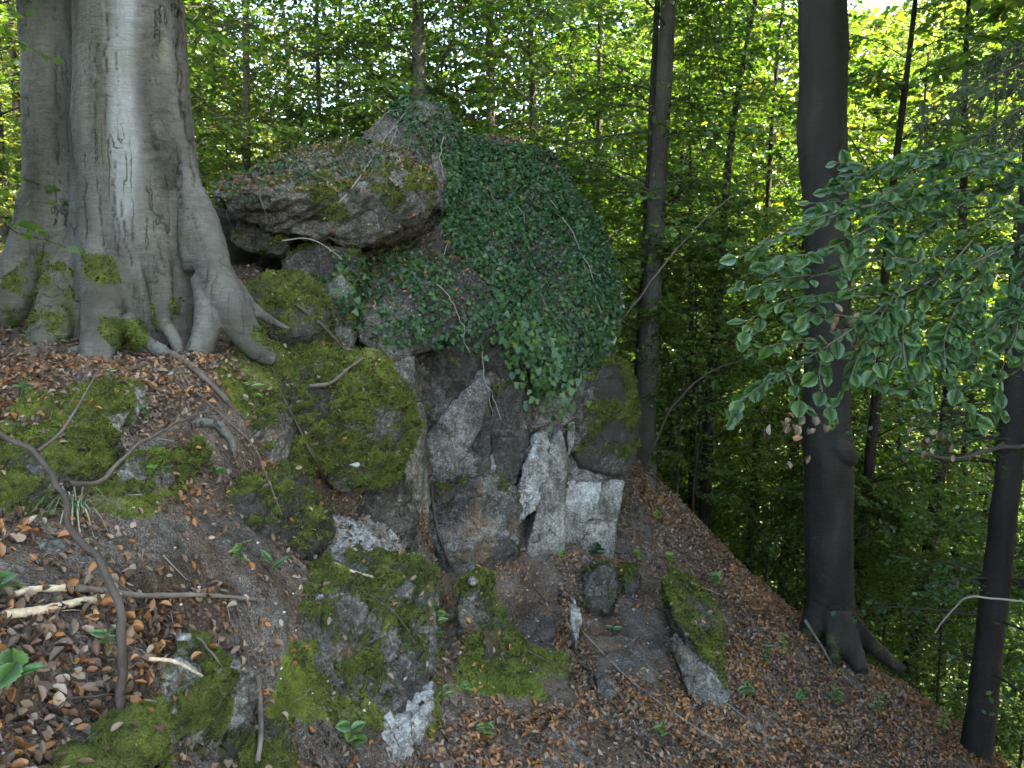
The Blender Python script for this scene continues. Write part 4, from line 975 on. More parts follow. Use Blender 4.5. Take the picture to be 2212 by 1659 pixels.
for ln in [[(232, -20), (229, 120), (226, 250), (236, 340), (246, 450), (252, 600)], [(203, 60), (210, 160), (203, 250), (212, 430), (226, 560)], [(382, 100), (392, 200), (402, 300), (428, 430)], [(183, 330), (186, 420), (182, 520)], [(262, 430), (270, 520), (290, 640)], [(246, 420), (252, 480), (258, 560)], [(318, 400), (330, 480), (352, 580)], [(388, 20), (384, 150), (396, 260)], [(120, 100), (124, 300), (116, 480)]]:
    a = np.array(ln, float); uu = np.interp(v, a[:, 1], a[:, 0]) + 7 * fbm(np.stack([v * .02, v * 0, v * 0 + a[0, 0]], -1), 3, 4)
    on = (v > a[0, 1]) & (v < a[-1, 1]) & (V[:, 1] < 7.0)
    cr_ = np.clip(1.15 - np.abs(u - uu) / 2.4, 0, 1) * on * sstep(-.5, -.1, pn(np.stack([v * .018, uu * .01, 0 * v], -1), 6))
    crack = np.maximum(crack, cr_); V = V - Nn * (cr_ * .016)[:, None]
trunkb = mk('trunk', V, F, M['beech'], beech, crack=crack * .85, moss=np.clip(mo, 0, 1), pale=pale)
SURF_T = [(V, F, vnorm(V, F), np.clip(mo, 0, 1), trunkb)]
# stem above the fused part, and limbs
def limb(parent, a, b, r0, r1, mat, n=14, sides=8, sag=.0, name='branch', wob=.04, seed=1):
    a = np.array(a, float); b = np.array(b, float); t = np.linspace(0, 1, n)[:, None]
    L = np.linalg.norm(b - a)
    p = a * (1 - t) + b * t + np.array([0, 0, 1.0]) * (sag * np.sin(pi * t)) + wob * L * np.stack([fbm(np.c_[t * 3, t * 0 + k * 7.7, t * 0 + seed], 2, 3) for k in range(3)], -1).reshape(n, 3) * np.sin(pi * np.clip(t, 0, 1))
    V, F = tube(p, r0 + (r1 - r0) * t[:, 0], sides)
    z = np.zeros(len(V))
    return mk(name, V, F, mat, parent, crack=z, pale=z, moss=z), p

# ------------------------------------------------------------------ generic trees
def spray_branch(acc_w, lv, a, az, L, rise, r0, leafL, g, twigs=10, nl=7, sag=.25, wood=True, flat=.35, gap=1.0):
    """one branch with flat sprays of alternate leaves; wood into acc_w, leaf data into lv"""
    n = 8
    t = np.linspace(0, 1, n)
    dirh = np.array([math.cos(az), math.sin(az), 0])
    side = np.array([-math.sin(az), math.cos(az), 0])
    wob = g.normal(size=2) * .12
    p = a + dirh * (t * L)[:, None] + np.array([0, 0, 1.]) * (rise * t * L - sag * L * t ** 2)[:, None] + side * (L * (wob[0] * t ** 2 + wob[1] * np.sin(3 * t) * .3))[:, None]
    if wood:
        V, F = tube(p, np.maximum(r0 * (1 - .85 * t), .003), 5); acc_w.add(V, F)
    m = twigs
    tt = np.linspace(.18, 1, m) + g.normal(size=m) * .02
    tt = np.clip(tt, 0, 1)
    base = np.stack([np.interp(tt, t, p[:, k]) for k in range(3)], -1)
    sg = np.where(np.arange(m) % 2, 1, -1)
    tl = L * .42 * (1.15 - .8 * tt) * g.uniform(.6, 1.2, m) + .08
    fw = g.uniform(.35, .9, m)
    td = unit(dirh[None] * fw[:, None] + side[None] * (sg * g.uniform(.5, 1.0, m))[:, None] + np.array([0, 0, 1.]) * g.normal(0, .16, m)[:, None] + np.array([0, 0, -.1]))
    td[-1] = unit(dirh + np.array([0, 0, -.2]))
    if wood:
        for k in range(m):
            q = base[k] + td[k] * np.linspace(0, tl[k], 3)[:, None] + np.array([0, 0, -.12]) * (np.linspace(0, 1, 3) ** 2 * tl[k])[:, None]
            V, F = tube(q, [r0 * .22 + .0015, r0 * .12 + .0012, .0012], 3); acc_w.add(V, F)
    s = (np.arange(nl) + .6) / nl
    s = np.tile(s, (m, 1)) + g.normal(0, .05, (m, nl))
    q = base[:, None] + td[:, None] * (s * tl[:, None])[..., None] + np.array([0, 0, -.12]) * (s ** 2 * tl[:, None])[..., None]
    sl = np.where(np.arange(nl) % 2, 1, -1)[None, :] * np.ones((m, 1))
    cr = unit(np.cross(td, np.array([0, 0, 1.])))
    d = td[:, None] * .65 + cr[:, None] * (sl * .75)[..., None] + g.normal(0, .22, (m, nl, 3)) + np.array([0, 0, -.18])
    nn = np.array([0, 0, 1.]) + g.normal(0, flat, (m, nl, 3))
    keep = g.uniform(size=(m, nl)) < gap
    lv.append((q[keep], unit(d[keep]), nn[keep], leafL * g.uniform(.7, 1.15, keep.sum())))
def leaf_mesh(name, lv, t, mat, parent, g, wr=.74, tint=(.15, .8), kind=None, yellow=.02):
    q = np.vstack([x[0] for x in lv]); d = np.vstack([x[1] for x in lv]); n = np.vstack([x[2] for x in lv]); L = np.concatenate([x[3] for x in lv])
    V, F = leaves(t, q, d, n, L, L * wr)
    tn = g.uniform(*tint, len(q)); tn = np.where(g.uniform(size=len(q)) < yellow, 1, tn)
    return mk(name, V, F, mat, parent, smooth=False, kind=kind, tint=np.repeat(tn, len(t[0])))


PROTO = {}
def proto(key, H, r0, h0=.15, h1=1.0, nb=60, bl=2.2, leafL=.075, twigs=13, nl=9, seed=0, mat='leaf', bark='grey_bark', rise=.55, curve=.03, mesh=RHOMB, gap=.95, tint=(.1, .85),
          sides=9, yellow=.02, wood=True, flat=.7, fork=True, sag=.45):
    g = np.random.default_rng(1000 + seed)
    n = 30; t = np.linspace(0, 1, n); ph = g.uniform(0, 6, 4)
    p = np.stack([curve * H * (.3 * np.sin(t * 5 + ph[0]) + .12 * np.sin(t * 13 + ph[2])) * t, curve * H * (.3 * np.sin(t * 4 + ph[1]) + .1 * np.sin(t * 11 + ph[3])) * t, -.3 + (H + .3) * t], -1)
    rr = r0 * (1 - .8 * t) + r0 * .45 * np.exp(-t * H / .35)
    V, F = tube(p, rr, sides, bump=.14, seed=seed)
    A = Acc(); A.add(V, F)
    lv = []
    hs = h0 + (h1 - h0) * np.sort(g.uniform(0, 1, nb)) ** .9
    for k in range(nb):
        h = hs[k]
        a = np.array([np.interp(h, t, p[:, c]) for c in range(3)])
        L = bl * (.45 + .55 * math.sin(pi * min(1, .12 + .88 * (h - h0) / max(h1 - h0, .01)) ** .8)) * g.uniform(.45, 1.25)
        spray_branch(A, lv, a, g.uniform(0, 6.283), L, rise + g.normal(0, .38), r0 * .12 * (1 - .6 * h) + .003, leafL, g, twigs, nl, wood=wood, gap=gap, flat=flat, sag=sag * g.uniform(.5, 1.5))
    tr = A.build('trunk', M[bark])  # limbs and twigs are merged into this mesh with the trunk
    for nm in ('crack', 'pale', 'moss'): tr.data.attributes.new(nm, 'FLOAT', 'POINT')
    cr = leaf_mesh('crown', lv, mesh, M[mat], None, g, tint=tint, yellow=yellow)
    PROTO[key] = (tr.data, cr.data, H)
    for o in (tr, cr): bpy.data.objects.remove(o)
def place(key, name, x, y, H, label, group=None, rot=0, top=(0, 0), fat=1.0, z0=None):
    tm, cm, h = PROTO[key]
    s = H / h
    root = empty(name, (x, y, zg(x, y) if z0 is None else z0), label, 'tree' if 'tree' in name else name.split('_')[-1], group)
    root.rotation_euler = (Matrix.Rotation(math.atan2(top[0], H), 3, 'Y') @ Matrix.Rotation(-math.atan2(top[1], H), 3, 'X') @ Matrix.Rotation(rot, 3, 'Z')).to_euler()
    root.scale = (s, s, s)
    for nm, me in (('trunk', tm), ('crown', cm)):
        o = bpy.data.objects.new(nm, me); COL.objects.link(o); o.parent = root
        if nm == 'trunk': o.scale = (fat, fat, 1)
    return root

def xy(u, Y): q = P(u, 620, Y); return q[0], q[1]
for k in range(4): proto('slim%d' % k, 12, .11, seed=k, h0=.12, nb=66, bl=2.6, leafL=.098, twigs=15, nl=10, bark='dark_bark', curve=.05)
proto('grey0', 13, .15, seed=71, h0=.28, nb=60, bl=2.6, leafL=.098, twigs=14, nl=9, bark='mid_bark', curve=.02)
for k in range(3): proto('ridge%d' % k, 11, .10, seed=10 + k, h0=.14, nb=96, bl=3.0, twigs=14, nl=10, leafL=.105, curve=.06)
for k in range(4): proto('sapling%d' % k, 6, .035, seed=20 + k, h0=.04, nb=56, bl=1.9, twigs=14, nl=9, leafL=.09, bark='dark_bark', curve=.09)
for k in range(2): proto('sunny%d' % k, 11, .12, seed=30 + k, h0=.1, nb=64, bl=2.6, mat='bright', leafL=.11, twigs=12, nl=9)
for k in range(4): proto('far%d' % k, 16, .17, seed=40 + k, h0=.05, nb=120, bl=3.6, mat='bright', leafL=.21, twigs=12, nl=8, sides=7, wood=False, flat=.9, sag=.4)
for k in range(2): proto('canopy%d' % k, 20, .2, seed=50 + k, h0=.5, nb=110, bl=4.2, leafL=.17, twigs=14, nl=9, bark='dark_bark', flat=.8)
for k in range(2): proto('bush%d' % k, 2, .02, seed=60 + k, h0=.05, nb=30, bl=.9, mat='bright', leafL=.065, twigs=9, nl=7, bark='dark_bark')
_rc = np.random.default_rng(99)
def T(key, u, Y, H, group, label, name='slim_tree', top=(0, 0), fat=1.0, rot=None):
    x, y = xy(u, Y)
    return place(key, name, x, y, H, label, group, _rc.uniform(0, 6.28) if rot is None else rot, top, fat)
BEHIND = 'slim trees standing behind the outcrop'
LB = 'slim leafy tree standing on the ridge behind the ivy-grown outcrop'
VAL = 'slim trees in the valley below the slope'
LV = 'slim shaded tree rising out of the valley below the leaf-strewn slope'
LF = 'young thin understorey tree with low leafy sprays on the valley side'
T('ridge0', 408, 10.8, 9.5, None, 'dark thin trunk close behind the huge grey beech')
for k, (u_, Y, H, f, tp) in enumerate([(945, 13, 11, 1.5, (-.5, 0)), (1065, 14, 11, 1.1, (-.2, .3)), (1155, 15, 11, 1, (0, 0)), (730, 16.5, 9, .9, (.3, 0)), (540, 13.0, 9.5, .9, (.2, 0)), (630, 19, 10, .9, (.2, 0)), (480, 17, 10, .9, (0, 0)), (1215, 19, 12, .9, (0, 0)), (880, 20, 8.5, .9, (0, 0)), (690, 14.5, 9.5, .6, (.3, 0)), (1000, 17.5, 11.5, .6, (-.3, 0)), (1110, 18.5, 11.5, .6, (.4, 0)), (1270, 15.5, 12, 1, (.2, 0))]):
    own = {0: 'thick dark leaning trunk rising directly behind the summit block', 1: 'slender dark stem showing above the upper edge of the ivy mat'}.get(k)
    T('ridge%d' % (k % 3), u_, Y, H, None if own else BEHIND, own or LB, fat=f, top=tp)
T('grey0', 1394, 11.3, 13, None, 'tall grey trunk rising just right of the mossy block, thicker of a close pair', top=(.55, .2), fat=1.15)
T('slim1', 1374, 11.9, 11, None, 'thin dark stem rising close against the tall grey trunk by the outcrop', top=(.5, .2), fat=.8)
for k, (u_, Y, H, f, tp) in enumerate([(1535, 13.0, 11, 1.1, (.5, 0)), (1508, 14.5, 9, .8, (-.2, 0)), (1640, 16.0, 13, .9, (.4, 0)), (1880, 12.0, 12, 1, (.45, 0)), (2010, 13.0, 13, 1.2, (.7, 0)),
                                     (2085, 15.0, 13, .9, (.4, 0)), (2135, 14.0, 12, .8, (.6, 0)), (1950, 16.5, 13, .8, (.3, 0)), (1720, 17.0, 14, .9, (.3, .5)), (1450, 17.5, 13, .8, (.3, 0)), (2190, 17, 14, 1, (.2, 0)),
                                     (1830, 22, 15, 1, (.3, 0)), (2050, 23, 16, 1, (0, 0))]):
    own = {0: 'straight dark slim tree at the slope brink between the outcrop and the thick dark trunk', 3: 'slim dark tree standing close behind the thick dark trunk', 4: 'stouter dark tree between the thick dark trunk and the leaning bare trunk'}.get(k)
    T('slim%d' % (k % 4), u_, Y, H, None if own else VAL, own or LV, fat=f, top=tp)
for k in range(26):
    T('sapling%d' % (k % 4), _rc.uniform(1370, 2380), _rc.uniform(11.2, 22), _rc.uniform(3, 5.5), 'understorey trees on the valley side', LF, name='understorey_tree', top=(_rc.normal(0, .7), 0))
for k, (u_, Y, H, f) in enumerate([(15, 12.5, 11, 1.4), (62, 14.5, 10, .9), (-60, 11, 10, 1), (200, 15, 10, 1), (330, 17, 10, 1), (450, 19, 10, 1), (-160, 14, 11, 1)]):
    T('sunny%d' % (k % 2), u_, Y, H, 'trees left behind the huge beech', 'tree with sunlit trunk patches standing in the wood behind the huge beech', fat=f)
for k, (u_, Y) in enumerate([(500, 12.0), (600, 12.6), (690, 13.2), (560, 15.5), (450, 14.0), (30, 10), (120, 11.5), (-40, 9)]):
    T('bush%d' % (k % 2), u_, Y, _rc.uniform(1.5, 2.3), 'bushes on the ridge', 'low light green bush growing on the ridge behind the huge beech and the overhanging slab', name='bush')
FAR = []; tries = 0
while len(FAR) < 290 and tries < 9000:
    tries += 1
    u_ = _rc.uniform(-300, 2700); D = 22 + 95 * _rc.uniform() ** 1.2
    if u_ < 1250 and D > 40 or 620 < u_ < 1150 and tries % 3: continue
    x, y = xy(u_, D)
    if any((x - a) ** 2 + (y - b) ** 2 < (1.7 + D * .018) ** 2 for a, b in FAR): continue
    FAR.append((x, y))
    left = u_ < 1250
    place('far%d' % (tries % 4), 'far_tree', x, y, _rc.uniform(6.5, 10.5) if left else _rc.uniform(12, 21), 'sunlit broadleaf tree far off on the ridge behind the outcrop' if left else 'sunlit broadleaf tree far across the valley on the opposite hillside',
          'far trees on the ridge' if left else 'far trees across the valley', rot=_rc.uniform(0, 6.28))
CAN = [(7.6, 5.6), (5.2, 4.4), (4.6, 1.8), (5.5, 6.6), (6.5, 4.0), (9.5, 7.5), (8.5, 10.0), (11.5, 3.5), (13.0, 9.5), (14, 6), (10.5, 0.5), (17, 8), (17, 3), (6, 0), (14, -1), (8, -3), (11, -4), (-6.5, 4.0), (-8, 8)]  # trees added out of view to shade the foreground and the beech
for k, (x, y) in enumerate(CAN):
    place('canopy%d' % (k % 2), 'canopy_tree', x, y, 15.5 - zg(x, y), 'tall tree added out of view to shade the foreground', 'added shade trees around the foreground', rot=_rc.uniform(0, 6.28))

for k, (x, y, H) in enumerate([(-5.7, 5.0, 6), (-6.2, 6.6, 7), (-5.2, 3.2, 5.5), (-7, 4, 7), (-5.0, 6.2, 7.5), (-4.6, 4.2, 6), (-4.2, 2.6, 6), (-3.9, 1.4, 6), (-5.5, 1.8, 7)]):  # young trees added to hold light off the beech's left stem
    place('sapling%d' % (k % 4), 'understorey_tree', x, y, H, 'young leafy tree added at the left to keep light off the huge beech', 'added shade trees left of the huge beech', rot=k * 1.7)

for k, (u_, Y, H) in enumerate([(1960, 10.6, 3.0), (2090, 10.2, 3.2), (2200, 9.6, 3.2), (2290, 9.0, 3.4), (1900, 11.5, 3.2), (2040, 11.8, 3.6), (2160, 11.6, 4), (1680, 12.0, 3.0), (1780, 11.8, 3.2)]):
    T('sapling%d' % (k % 4), u_, Y, H, 'shrubs in the dark thicket', 'leafy dark green shrub filling the thicket below the thick dark trunk', name='thicket_shrub')

for k, (x, y, H) in enumerate([(6.6, 6.4, 7), (6.2, 4.6, 7)]):  # added out of view to block light coming from the right
    place('slim%d' % (k % 4), 'understorey_tree', x, y, H, 'young dense tree added on the lower slope to block light from the right', 'added shade trees on the lower slope', rot=k * 2.1)

# big right-hand beech
rb = empty('beech_tree', P(1795, 1395, 8.7), 'thick dark smooth-barked trunk standing on the leaf slope at the forest edge', 'tree')
t3 = [(1798, 1470, 8.75, 0.370), (1795, 1400, 8.75, 0.317), (1793, 1330, 8.75, 0.277), (1791, 1240, 8.75, 0.264), (1789, 1120, 8.75, 0.260), (1789, 1010, 8.75, 0.264), (1787, 960, 8.75, 0.277), (1786, 900, 8.75, 0.260), (1788, 700, 8.78, 0.246), (1786, 500, 8.8, 0.242), (1781, 400, 8.82, 0.251), (1775, 300, 8.85, 0.261), (1776, 180, 8.88, 0.246), (1776, 90, 8.9, 0.255), (1775, 0, 8.9, 0.245), (1768, -400, 9.0, 0.229)]
pth, rad = pp(t3, 90)
prt = [(pth, rad, 26)]
for r in [[(1770, 1300, 8.55, .12), (1750, 1370, 8.5, .12), (1730, 1420, 8.4, .07)], [(1815, 1320, 8.5, .12), (1835, 1390, 8.3, .12), (1860, 1450, 8.1, .08)], [(1800, 1320, 8.45, .12), (1800, 1400, 8.25, .09), (1800, 1450, 8.1, .05)],
          [(1830, 1340, 8.8, .12), (1890, 1400, 8.8, .10), (1950, 1450, 8.8, .06)], [(1806, 955, 8.52, .10), (1830, 980, 8.5, .10), (1842, 1000, 8.55, .06)]]:
    prt.append((*pp(r, 16), 12))
V, F = fuse(prt, .022, 5)
o = np.argsort(pth[:, 2]); zz, xx, yy = pth[o, 2], pth[o, 0], pth[o, 1]
V, crack, ang = bark_detail(V, F, lambda V: np.stack([np.interp(V[:, 2], zz, xx), np.interp(V[:, 2], zz, yy)], -1), 251, .6, .25)
u, v, _ = proj(V)
mo = np.clip(.28 * sstep(1230, 1350, v) + .3 * fbm(V * 3, 3, 41), 0, .6) * (v > 1180)
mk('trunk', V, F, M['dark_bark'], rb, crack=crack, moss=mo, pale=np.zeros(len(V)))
g = np.random.default_rng(5)
top = pth[-1]
lv = []; A = Acc()
q = np.array([top, top + np.array([-.1, .2, 4]), top + np.array([.1, .3, 8.])]); Vt, Ft = tube(bez(q, 16), np.linspace(.26, .06, 16), 10); A.add(Vt, Ft)
for k in range(44):
    a = top + np.array([0, .1, g.uniform(.6, 8)])
    spray_branch(A, lv, a, k * 2.4, g.uniform(2, 3.6), .3, .05, .18, g, 11, 7)
up = A.build('upper_stem', M['dark_bark'], rb)
for nm in ('crack', 'pale', 'moss'): up.data.attributes.new(nm, 'FLOAT', 'POINT')
leaf_mesh('crown', lv, RHOMB, M['leaf'], rb, g)

# right-edge leaning tree
re = empty('leaning_tree', P(2105, 1620, 7.5), 'leaning bare trunk low on the slope at the edge of the dark thicket', 'tree')
pth, rad = pp([(2095, 1680, 7.5, .17), (2110, 1600, 7.5, .145), (2130, 1450, 7.5, .13), (2152, 1250, 7.55, .125), (2175, 1050, 7.6, .12), (2192, 900, 7.7, .115), (2215, 600, 7.8, .10), (2250, 0, 8, .08)], 50)
V, F = tube(pth, rad, 20, bump=.10, seed=8)
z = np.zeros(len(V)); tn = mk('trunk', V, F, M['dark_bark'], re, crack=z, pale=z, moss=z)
lv = []; A = Acc(); g = np.random.default_rng(6)
for k in range(34):
    a = pth[g.integers(14, 50)]
    spray_branch(A, lv, a, g.uniform(0, 6.28), g.uniform(.7, 1.5), .2, .016, .075, g, 9, 6, gap=.8)
b = A.build('branches', M['twig'], re, kind='stuff'); b.data.attributes.new('tint', 'FLOAT', 'POINT')
leaf_mesh('crown', lv, BEECH, M['bough'], re, g, tint=(0, .6))

# beech crown above the picture
g = np.random.default_rng(8); lv = []; A = Acc()
for base, ht in ((pp(t1, 40)[0][-1], 9), (pp(t2, 40)[0][-1], 8)):
    q = bez(np.array([base - np.array([0, 0, .3]), base + np.array([-.2, .3, ht * .5]), base + np.array([-.1, .4, ht])]), 16)
    Vt, Ft = tube(q, np.linspace(.37 if ht == 9 else .235, .07, 16), 12); A.add(Vt, Ft)
    for k in range(26):
        a = q[g.integers(5, 16)]
        spray_branch(A, lv, a, g.uniform(1.2, 5.6), g.uniform(2, 3.6), .35, .06, .2, g, 10, 6, gap=.8)
up = A.build('upper_stem', M['beech'], beech)
for nm in ('crack', 'pale', 'moss'): up.data.attributes.new(nm, 'FLOAT', 'POINT')
leaf_mesh('crown', lv, RHOMB, M['leaf'], beech, g)

# ------------------------------------------------------------------ near bough on the right, spruce twigs, bare branches
g = np.random.default_rng(51)
hb = empty('hornbeam_tree', (3.4, 4.0, zg(3.4, 4.0)), 'leafy tree whose silvery green bough reaches in front of the dark trunk', 'tree')
zb = zg(3.4, 4.0)
pth = bez(np.array([(3.4, 4.0, zb - .2), (3.4, 4.0, zb + 2.5), (3.42, 4.0, zb + 5.5), (3.6, 4.1, zb + 9)]), 30)
V, F = tube(pth, np.linspace(.11, .04, 30), 14, bump=.12); z = np.zeros(len(V))
mk('trunk', V, F, M['dark_bark'], hb, crack=z, pale=z, moss=z)
TW = [  # main twigs: (u, v, Y) from the trunk outwards
 [(2420, 430, 3.9), (2212, 520, 3.7), (2050, 590, 3.55), (1940, 640, 3.5), (1870, 690, 3.45), (1790, 745, 3.4), (1700, 800, 3.35), (1640, 835, 3.35), (1560, 895, 3.3)],
 [(2420, 360, 3.9), (2150, 400, 3.75), (1960, 430, 3.6), (1800, 460, 3.5), (1700, 500, 3.45), (1620, 545, 3.4), (1568, 568, 3.4)],
 [(2050, 590, 3.55), (1960, 560, 3.5), (1880, 560, 3.45), (1790, 590, 3.4), (1700, 600, 3.4), (1640, 620, 3.4)],
 [(2212, 520, 3.7), (2150, 600, 3.6), (2080, 700, 3.5), (2020, 790, 3.45), (1960, 850, 3.4)],
 [(2150, 560, 3.6), (2080, 640, 3.5), (2040, 740, 3.45), (2060, 830, 3.4), (2120, 915, 3.4)],
 [(1960, 640, 3.5), (1950, 720, 3.45), (1960, 800, 3.4), (2000, 870, 3.4)],
 [(2300, 440, 3.8), (2230, 560, 3.7), (2190, 660, 3.6), (2170, 760, 3.55)],
 [(2150, 400, 3.75), (2080, 440, 3.65), (1990, 500, 3.6), (1920, 520, 3.55)],
 [(2300, 330, 3.9), (2120, 340, 3.8), (1960, 350, 3.7), (1850, 380, 3.65), (1790, 400, 3.6)],
 [(2050, 380, 3.7), (1960, 400, 3.65), (1860, 430, 3.6), (1740, 440, 3.55)],
 [(1790, 745, 3.4), (1770, 800, 3.38), (1780, 860, 3.36), (1800, 900, 3.35)],
 [(1700, 800, 3.35), (1720, 850, 3.34), (1740, 890, 3.33)],
 [(1940, 640, 3.5), (1900, 740, 3.45), (1890, 800, 3.42), (1910, 860, 3.4)],
 [(2120, 640, 3.55), (2060, 720, 3.5), (1990, 760, 3.45)],
 [(2200, 620, 3.6), (2140, 720, 3.55), (2110, 790, 3.5), (2160, 880, 3.5)],
 [(1870, 690, 3.45), (1800, 680, 3.4), (1740, 690, 3.4)], [(2260, 700, 3.6), (2200, 800, 3.55), (2120, 820, 3.5)],
 [(2250, 370, 3.8), (2100, 330, 3.7), (1980, 340, 3.6), (1880, 360, 3.55), (1800, 350, 3.5)], [(2000, 400, 3.6), (1900, 480, 3.5), (1780, 540, 3.45), (1680, 560, 3.4), (1600, 600, 3.4)], [(1900, 640, 3.45), (1780, 640, 3.4), (1700, 650, 3.4), (1600, 700, 3.35)], [(1800, 745, 3.4), (1700, 740, 3.38), (1620, 760, 3.36)],
 [(2300, 600, 3.7), (2180, 690, 3.6), (2090, 760, 3.5), (2030, 830, 3.45)], [(1990, 560, 3.5), (1930, 640, 3.45), (1860, 760, 3.4), (1830, 840, 3.38)], [(2212, 380, 3.7), (2100, 370, 3.6), (2020, 400, 3.6), (1900, 470, 3.5), (1840, 520, 3.5)],
 [(2250, 640, 3.6), (2190, 740, 3.5), (2150, 830, 3.5)], [(1900, 600, 3.45), (1830, 630, 3.4), (1760, 660, 3.4), (1700, 700, 3.4)], [(2100, 520, 3.6), (2030, 600, 3.5), (1980, 680, 3.5), (1930, 790, 3.45)],
 [(2300, 480, 3.8), (2200, 450, 3.7), (2120, 480, 3.65), (2050, 520, 3.6)],
]
rows = []
for i, tw in enumerate(TW):
    a = [P(*q) for q in tw]
    if tw[0][0] >= 2212: a = [np.array([3.4, 4.0, a[0][2] - .18])] + a
    a = bez(np.array(a), 26)
    r0 = .009 if i < 2 else .0038
    V, F = tube(a, np.linspace(r0, .0016, 26), 6)
    mk('twig', V, F, M['twig'], hb, tint=np.full(len(V), .38))
    ln = np.linalg.norm(np.diff(a, axis=0), axis=1); cs = np.r_[0, np.cumsum(ln)]
    s = np.arange(.03, cs[-1], .036)
    for j, x in enumerate(s):
        b = np.array([np.interp(x, cs, a[:, k]) for k in range(3)])
        if proj(b)[0] > 2400: continue
        t = unit((a[min(25, np.searchsorted(cs, x))] - a[max(0, np.searchsorted(cs, x) - 2)])[None])[0]
        sd = unit(np.cross(t, [0, 0, 1.])[None])[0] * (1 if j % 2 else -1)
        rows.append((b + sd * .008, t * .7 + sd * .7 + np.array([0, 0, -.12]) + g.normal(0, .42, 3), np.array([0, -.9, .8]) + g.normal(0, .45, 3), g.uniform(.048, .086)))
        if g.uniform() < .26:   # side twiglet with three more leaves
            e = unit((t * .8 + sd * .6 + np.array([0, 0, -.35]))[None])[0]
            for w in (.05, .09, .12):
                rows.append((b + e * w, e + g.normal(0, .35, 3), np.array([0, -.9, .8]) + g.normal(0, .45, 3), g.uniform(.04, .078)))
q = np.array([r[0] for r in rows]); d = np.array([r[1] for r in rows]); n = np.array([r[2] for r in rows]); L = np.array([r[3] for r in rows])
u, v, dep = proj(q)
od = np.argsort(-(L / dep) * ((u < 2212) & (u > 0)))[:300]; single = np.zeros(len(q), bool); single[od] = True
tn = g.uniform(.1, .95, len(q))
V, F = leaves(SERR, q[~single], d[~single], n[~single], L[~single], L[~single] * .82)
mk('leaf_sprays', V, F, M['bough'], hb, smooth=True, kind='stuff', tint=np.repeat(tn[~single], len(SERR[0])))
for i in od:
    V, F = leaves(SERR, q[i:i + 1], d[i:i + 1], n[i:i + 1], L[i:i + 1], L[i:i + 1] * .82)
    mk('leaf', V, F, M['bough'], hb, smooth=True, tint=np.full(len(V), tn[i]))
# dry brown leaves caught on the bough
kk = 70
c = np.array([P(*[(1730, 920, 3.5), (1860, 770, 3.9), (1830, 690, 4.2), (2020, 960, 5)][g.integers(0, 4)]) for _ in range(kk)]) + g.normal(0, .07, (kk, 3))
V, F = leaves(CURL, c, np.array([0, 0, -1.]) + g.normal(0, .5, (kk, 3)), g.normal(size=(kk, 3)), g.uniform(.03, .06, kk), g.uniform(.015, .03, kk))
mk('withered_leaves', V, F, M['litter'], hb, smooth=False, kind='stuff', tint=np.repeat(g.uniform(.1, .8, kk), len(CURL[0])))

# spruce reaching in at the upper right
spx, spy = P(2420, 300, 6.0)[:2]
spr = empty('spruce_tree', (spx, spy, zg(spx, spy)), 'spruce with drooping dark needle twigs hanging above the bough', 'tree')
zt = zg(spx, spy)
V, F = tube(bez(np.array([(spx, spy, zt - .2), (spx, spy, zt + 6), (spx + .1, spy, zt + 13)]), 24), np.linspace(.16, .04, 24), 12, bump=.1); z = np.zeros(len(V))
mk('trunk', V, F, M['dark_bark'], spr, crack=z, pale=z, moss=z)
NV = []
A = Acc()
for i, (u0, v0, u1, v1, Y) in enumerate([(2400, 90, 2000, 230, 5.8), (2400, 150, 2060, 330, 5.7), (2400, 60, 2090, 150, 6.0), (2400, 200, 2120, 330, 5.6), (2400, 20, 2150, 120, 6.1), (2400, 260, 2150, 400, 5.6), (2400, 130, 1985, 270, 5.9)]):
    a = bez(np.array([P(u0, v0, Y), P((u0 + u1) / 2, (v0 + v1) / 2 - 18, Y), P(u1, v1, Y - .1)]), 22)
    V, F = tube(a, np.linspace(.014, .003, 22), 6); mk('branch', V, F, M['twig'], spr, tint=np.full(len(V), .3))
    for j in range(2, 22):
        for s in range(3):
            l = g.uniform(.12, .36) * (1.1 - .5 * j / 22)
            e = unit(np.array([[-.35 + g.normal(0, .35), g.normal(0, .35), -1.0]]))[0]
            NV.append((a[j] + g.normal(0, .01, 3), e, l))
            Vt, Ft = tube(np.array([a[j], a[j] + e * l * .5, a[j] + e * l]), [.003, .002, .001], 3); A.add(Vt[:-2], Ft, tint=.3)
    NV.append((a[-1], a[-1] - a[-3], .25))
    for j in range(21): NV.append((a[j], unit((a[j + 1] - a[j])[None])[0], np.linalg.norm(a[j + 1] - a[j])))
A.build('twigs', M['twig'], spr, kind='stuff')
pos, dr = [], []
for b, e, l in NV:
    m = int(l * 620)
    t = g.uniform(0, 1, m)[:, None]; pos.append(b + e * t * l); dr.append(unit(e * .8 + g.normal(0, .6, (m, 3))))
pos = np.vstack(pos); dr = np.vstack(dr)
V, F = leaves(NEEDLE, pos, dr, rdir(len(pos), g), g.uniform(.016, .028, len(pos)), .0036)
mk('needles', V, F, M['needle'], spr, smooth=False, kind='stuff', tint=np.repeat(g.uniform(0, 1, len(pos)), 3))

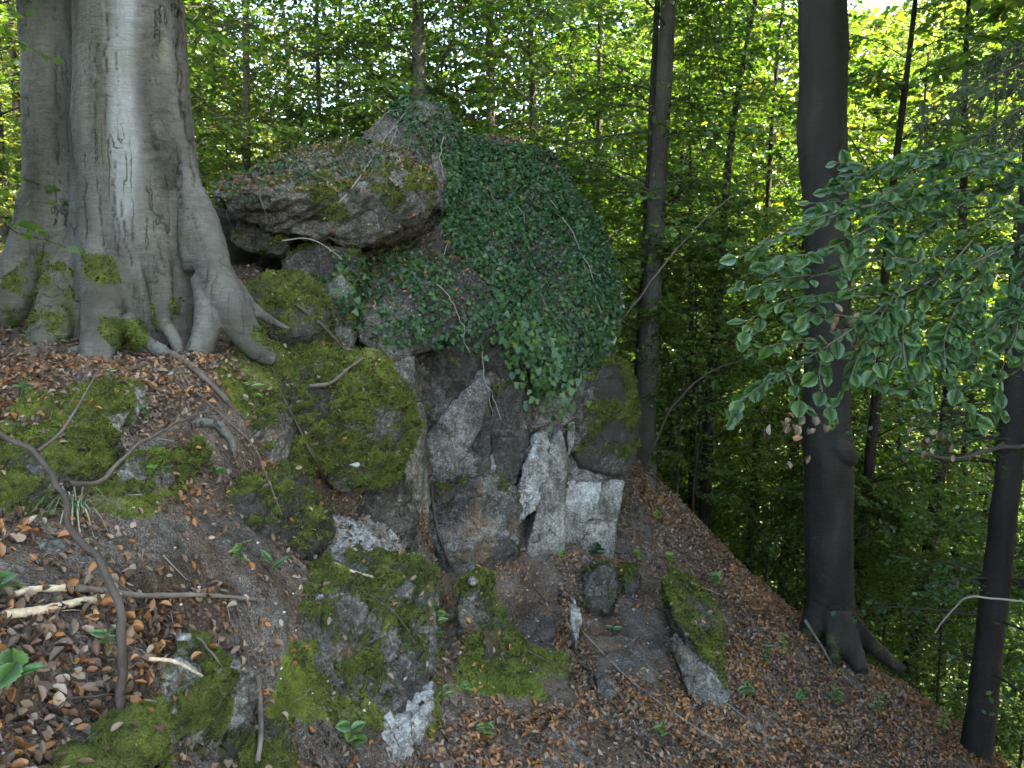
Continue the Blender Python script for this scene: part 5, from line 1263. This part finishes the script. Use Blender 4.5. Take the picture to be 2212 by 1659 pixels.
# bare branches seen against the wood
def bare(pts, r0, r1, label, tint=.3, name='bare_branch'):
    a = bez(np.array([P(*q) for q in pts]), 30)
    a = a + .02 * np.stack([fbm(a * 3 + 5 * k, 2, k) for k in range(3)], -1)
    V, F = tube(a, np.linspace(r0, r1, 30), 7, bump=.15)
    o = mk(name, V, F, M['twig'], None, tint=np.full(len(V), tint)); tag(o, label, 'branch'); return o
bare([(1395, 1015, 10.8), (1440, 900, 10.6), (1500, 830, 10.6), (1560, 790, 10.6), (1640, 770, 10.7)], .020, .008, 'arching sapling stem rising from the crag corner', .25)
bare([(1345, 690, 10.6), (1460, 540, 10.5), (1560, 440, 10.4), (1720, 340, 10.3)], .013, .007, 'straight thin pole slanting up towards the thick dark trunk', .55)
bare([(2020, 1365, 6.2), (2060, 1310, 6.1), (2090, 1288, 6.0), (2150, 1292, 6.0), (2260, 1302, 6.0)], .006, .009, 'pale crooked dead branch end poking out over the thicket', .95)
bare([(1740, 1340, 8.4), (1765, 1380, 8.3), (1800, 1440, 8.1)], .02, .012, 'stick leaning against the root of the thick dark trunk', .5)
bare([(2000, 985, 6.2), (2060, 990, 6.2), (2130, 975, 6.2), (2260, 960, 6.2)], .010, .02, 'dark bare bough crossing the thicket from the far edge', .15)

# ------------------------------------------------------------------ moss shoots
g = np.random.default_rng(61)
near_sel = gV[:, 1] < 12
def moss_on(V, F, Nn, ms, parent, lim=60000):
    w = sstep(.42, .66, ms)
    Y = np.maximum(V[:, 1], 1.5)
    w = w * 30000 * (3 / Y) ** 2 * (Nn[:, 1] < .6)
    c = min(int(warea(V, F, w)), lim)
    if c < 20: return
    q, m, _ = sample(V, F, Nn, w, c, g)
    L = .0048 * np.maximum(q[:, 1], 1.5) * g.uniform(.5, 1.25, c)
    d = unit(m + g.normal(0, .55, (c, 3)))
    q = q - m * .004
    V2, F2 = leaves(NEEDLE, q, d, rdir(c, g), L, L * .42)
    tn = np.clip(.5 + .55 * fbm(q * 5, 2, 3) + g.normal(0, .2, c), 0, 1)
    mk('moss', V2, F2, M['moss'], parent, smooth=False, kind='stuff', tint=np.repeat(tn, 3))
for V, F, Nn, ms, o in SURF + SURF_T: moss_on(V, F, Nn, ms, o)
gmm = np.clip(gm, 0, 1) * near_sel
moss_on(gV, nF, gN, gmm, terrain, 60000)
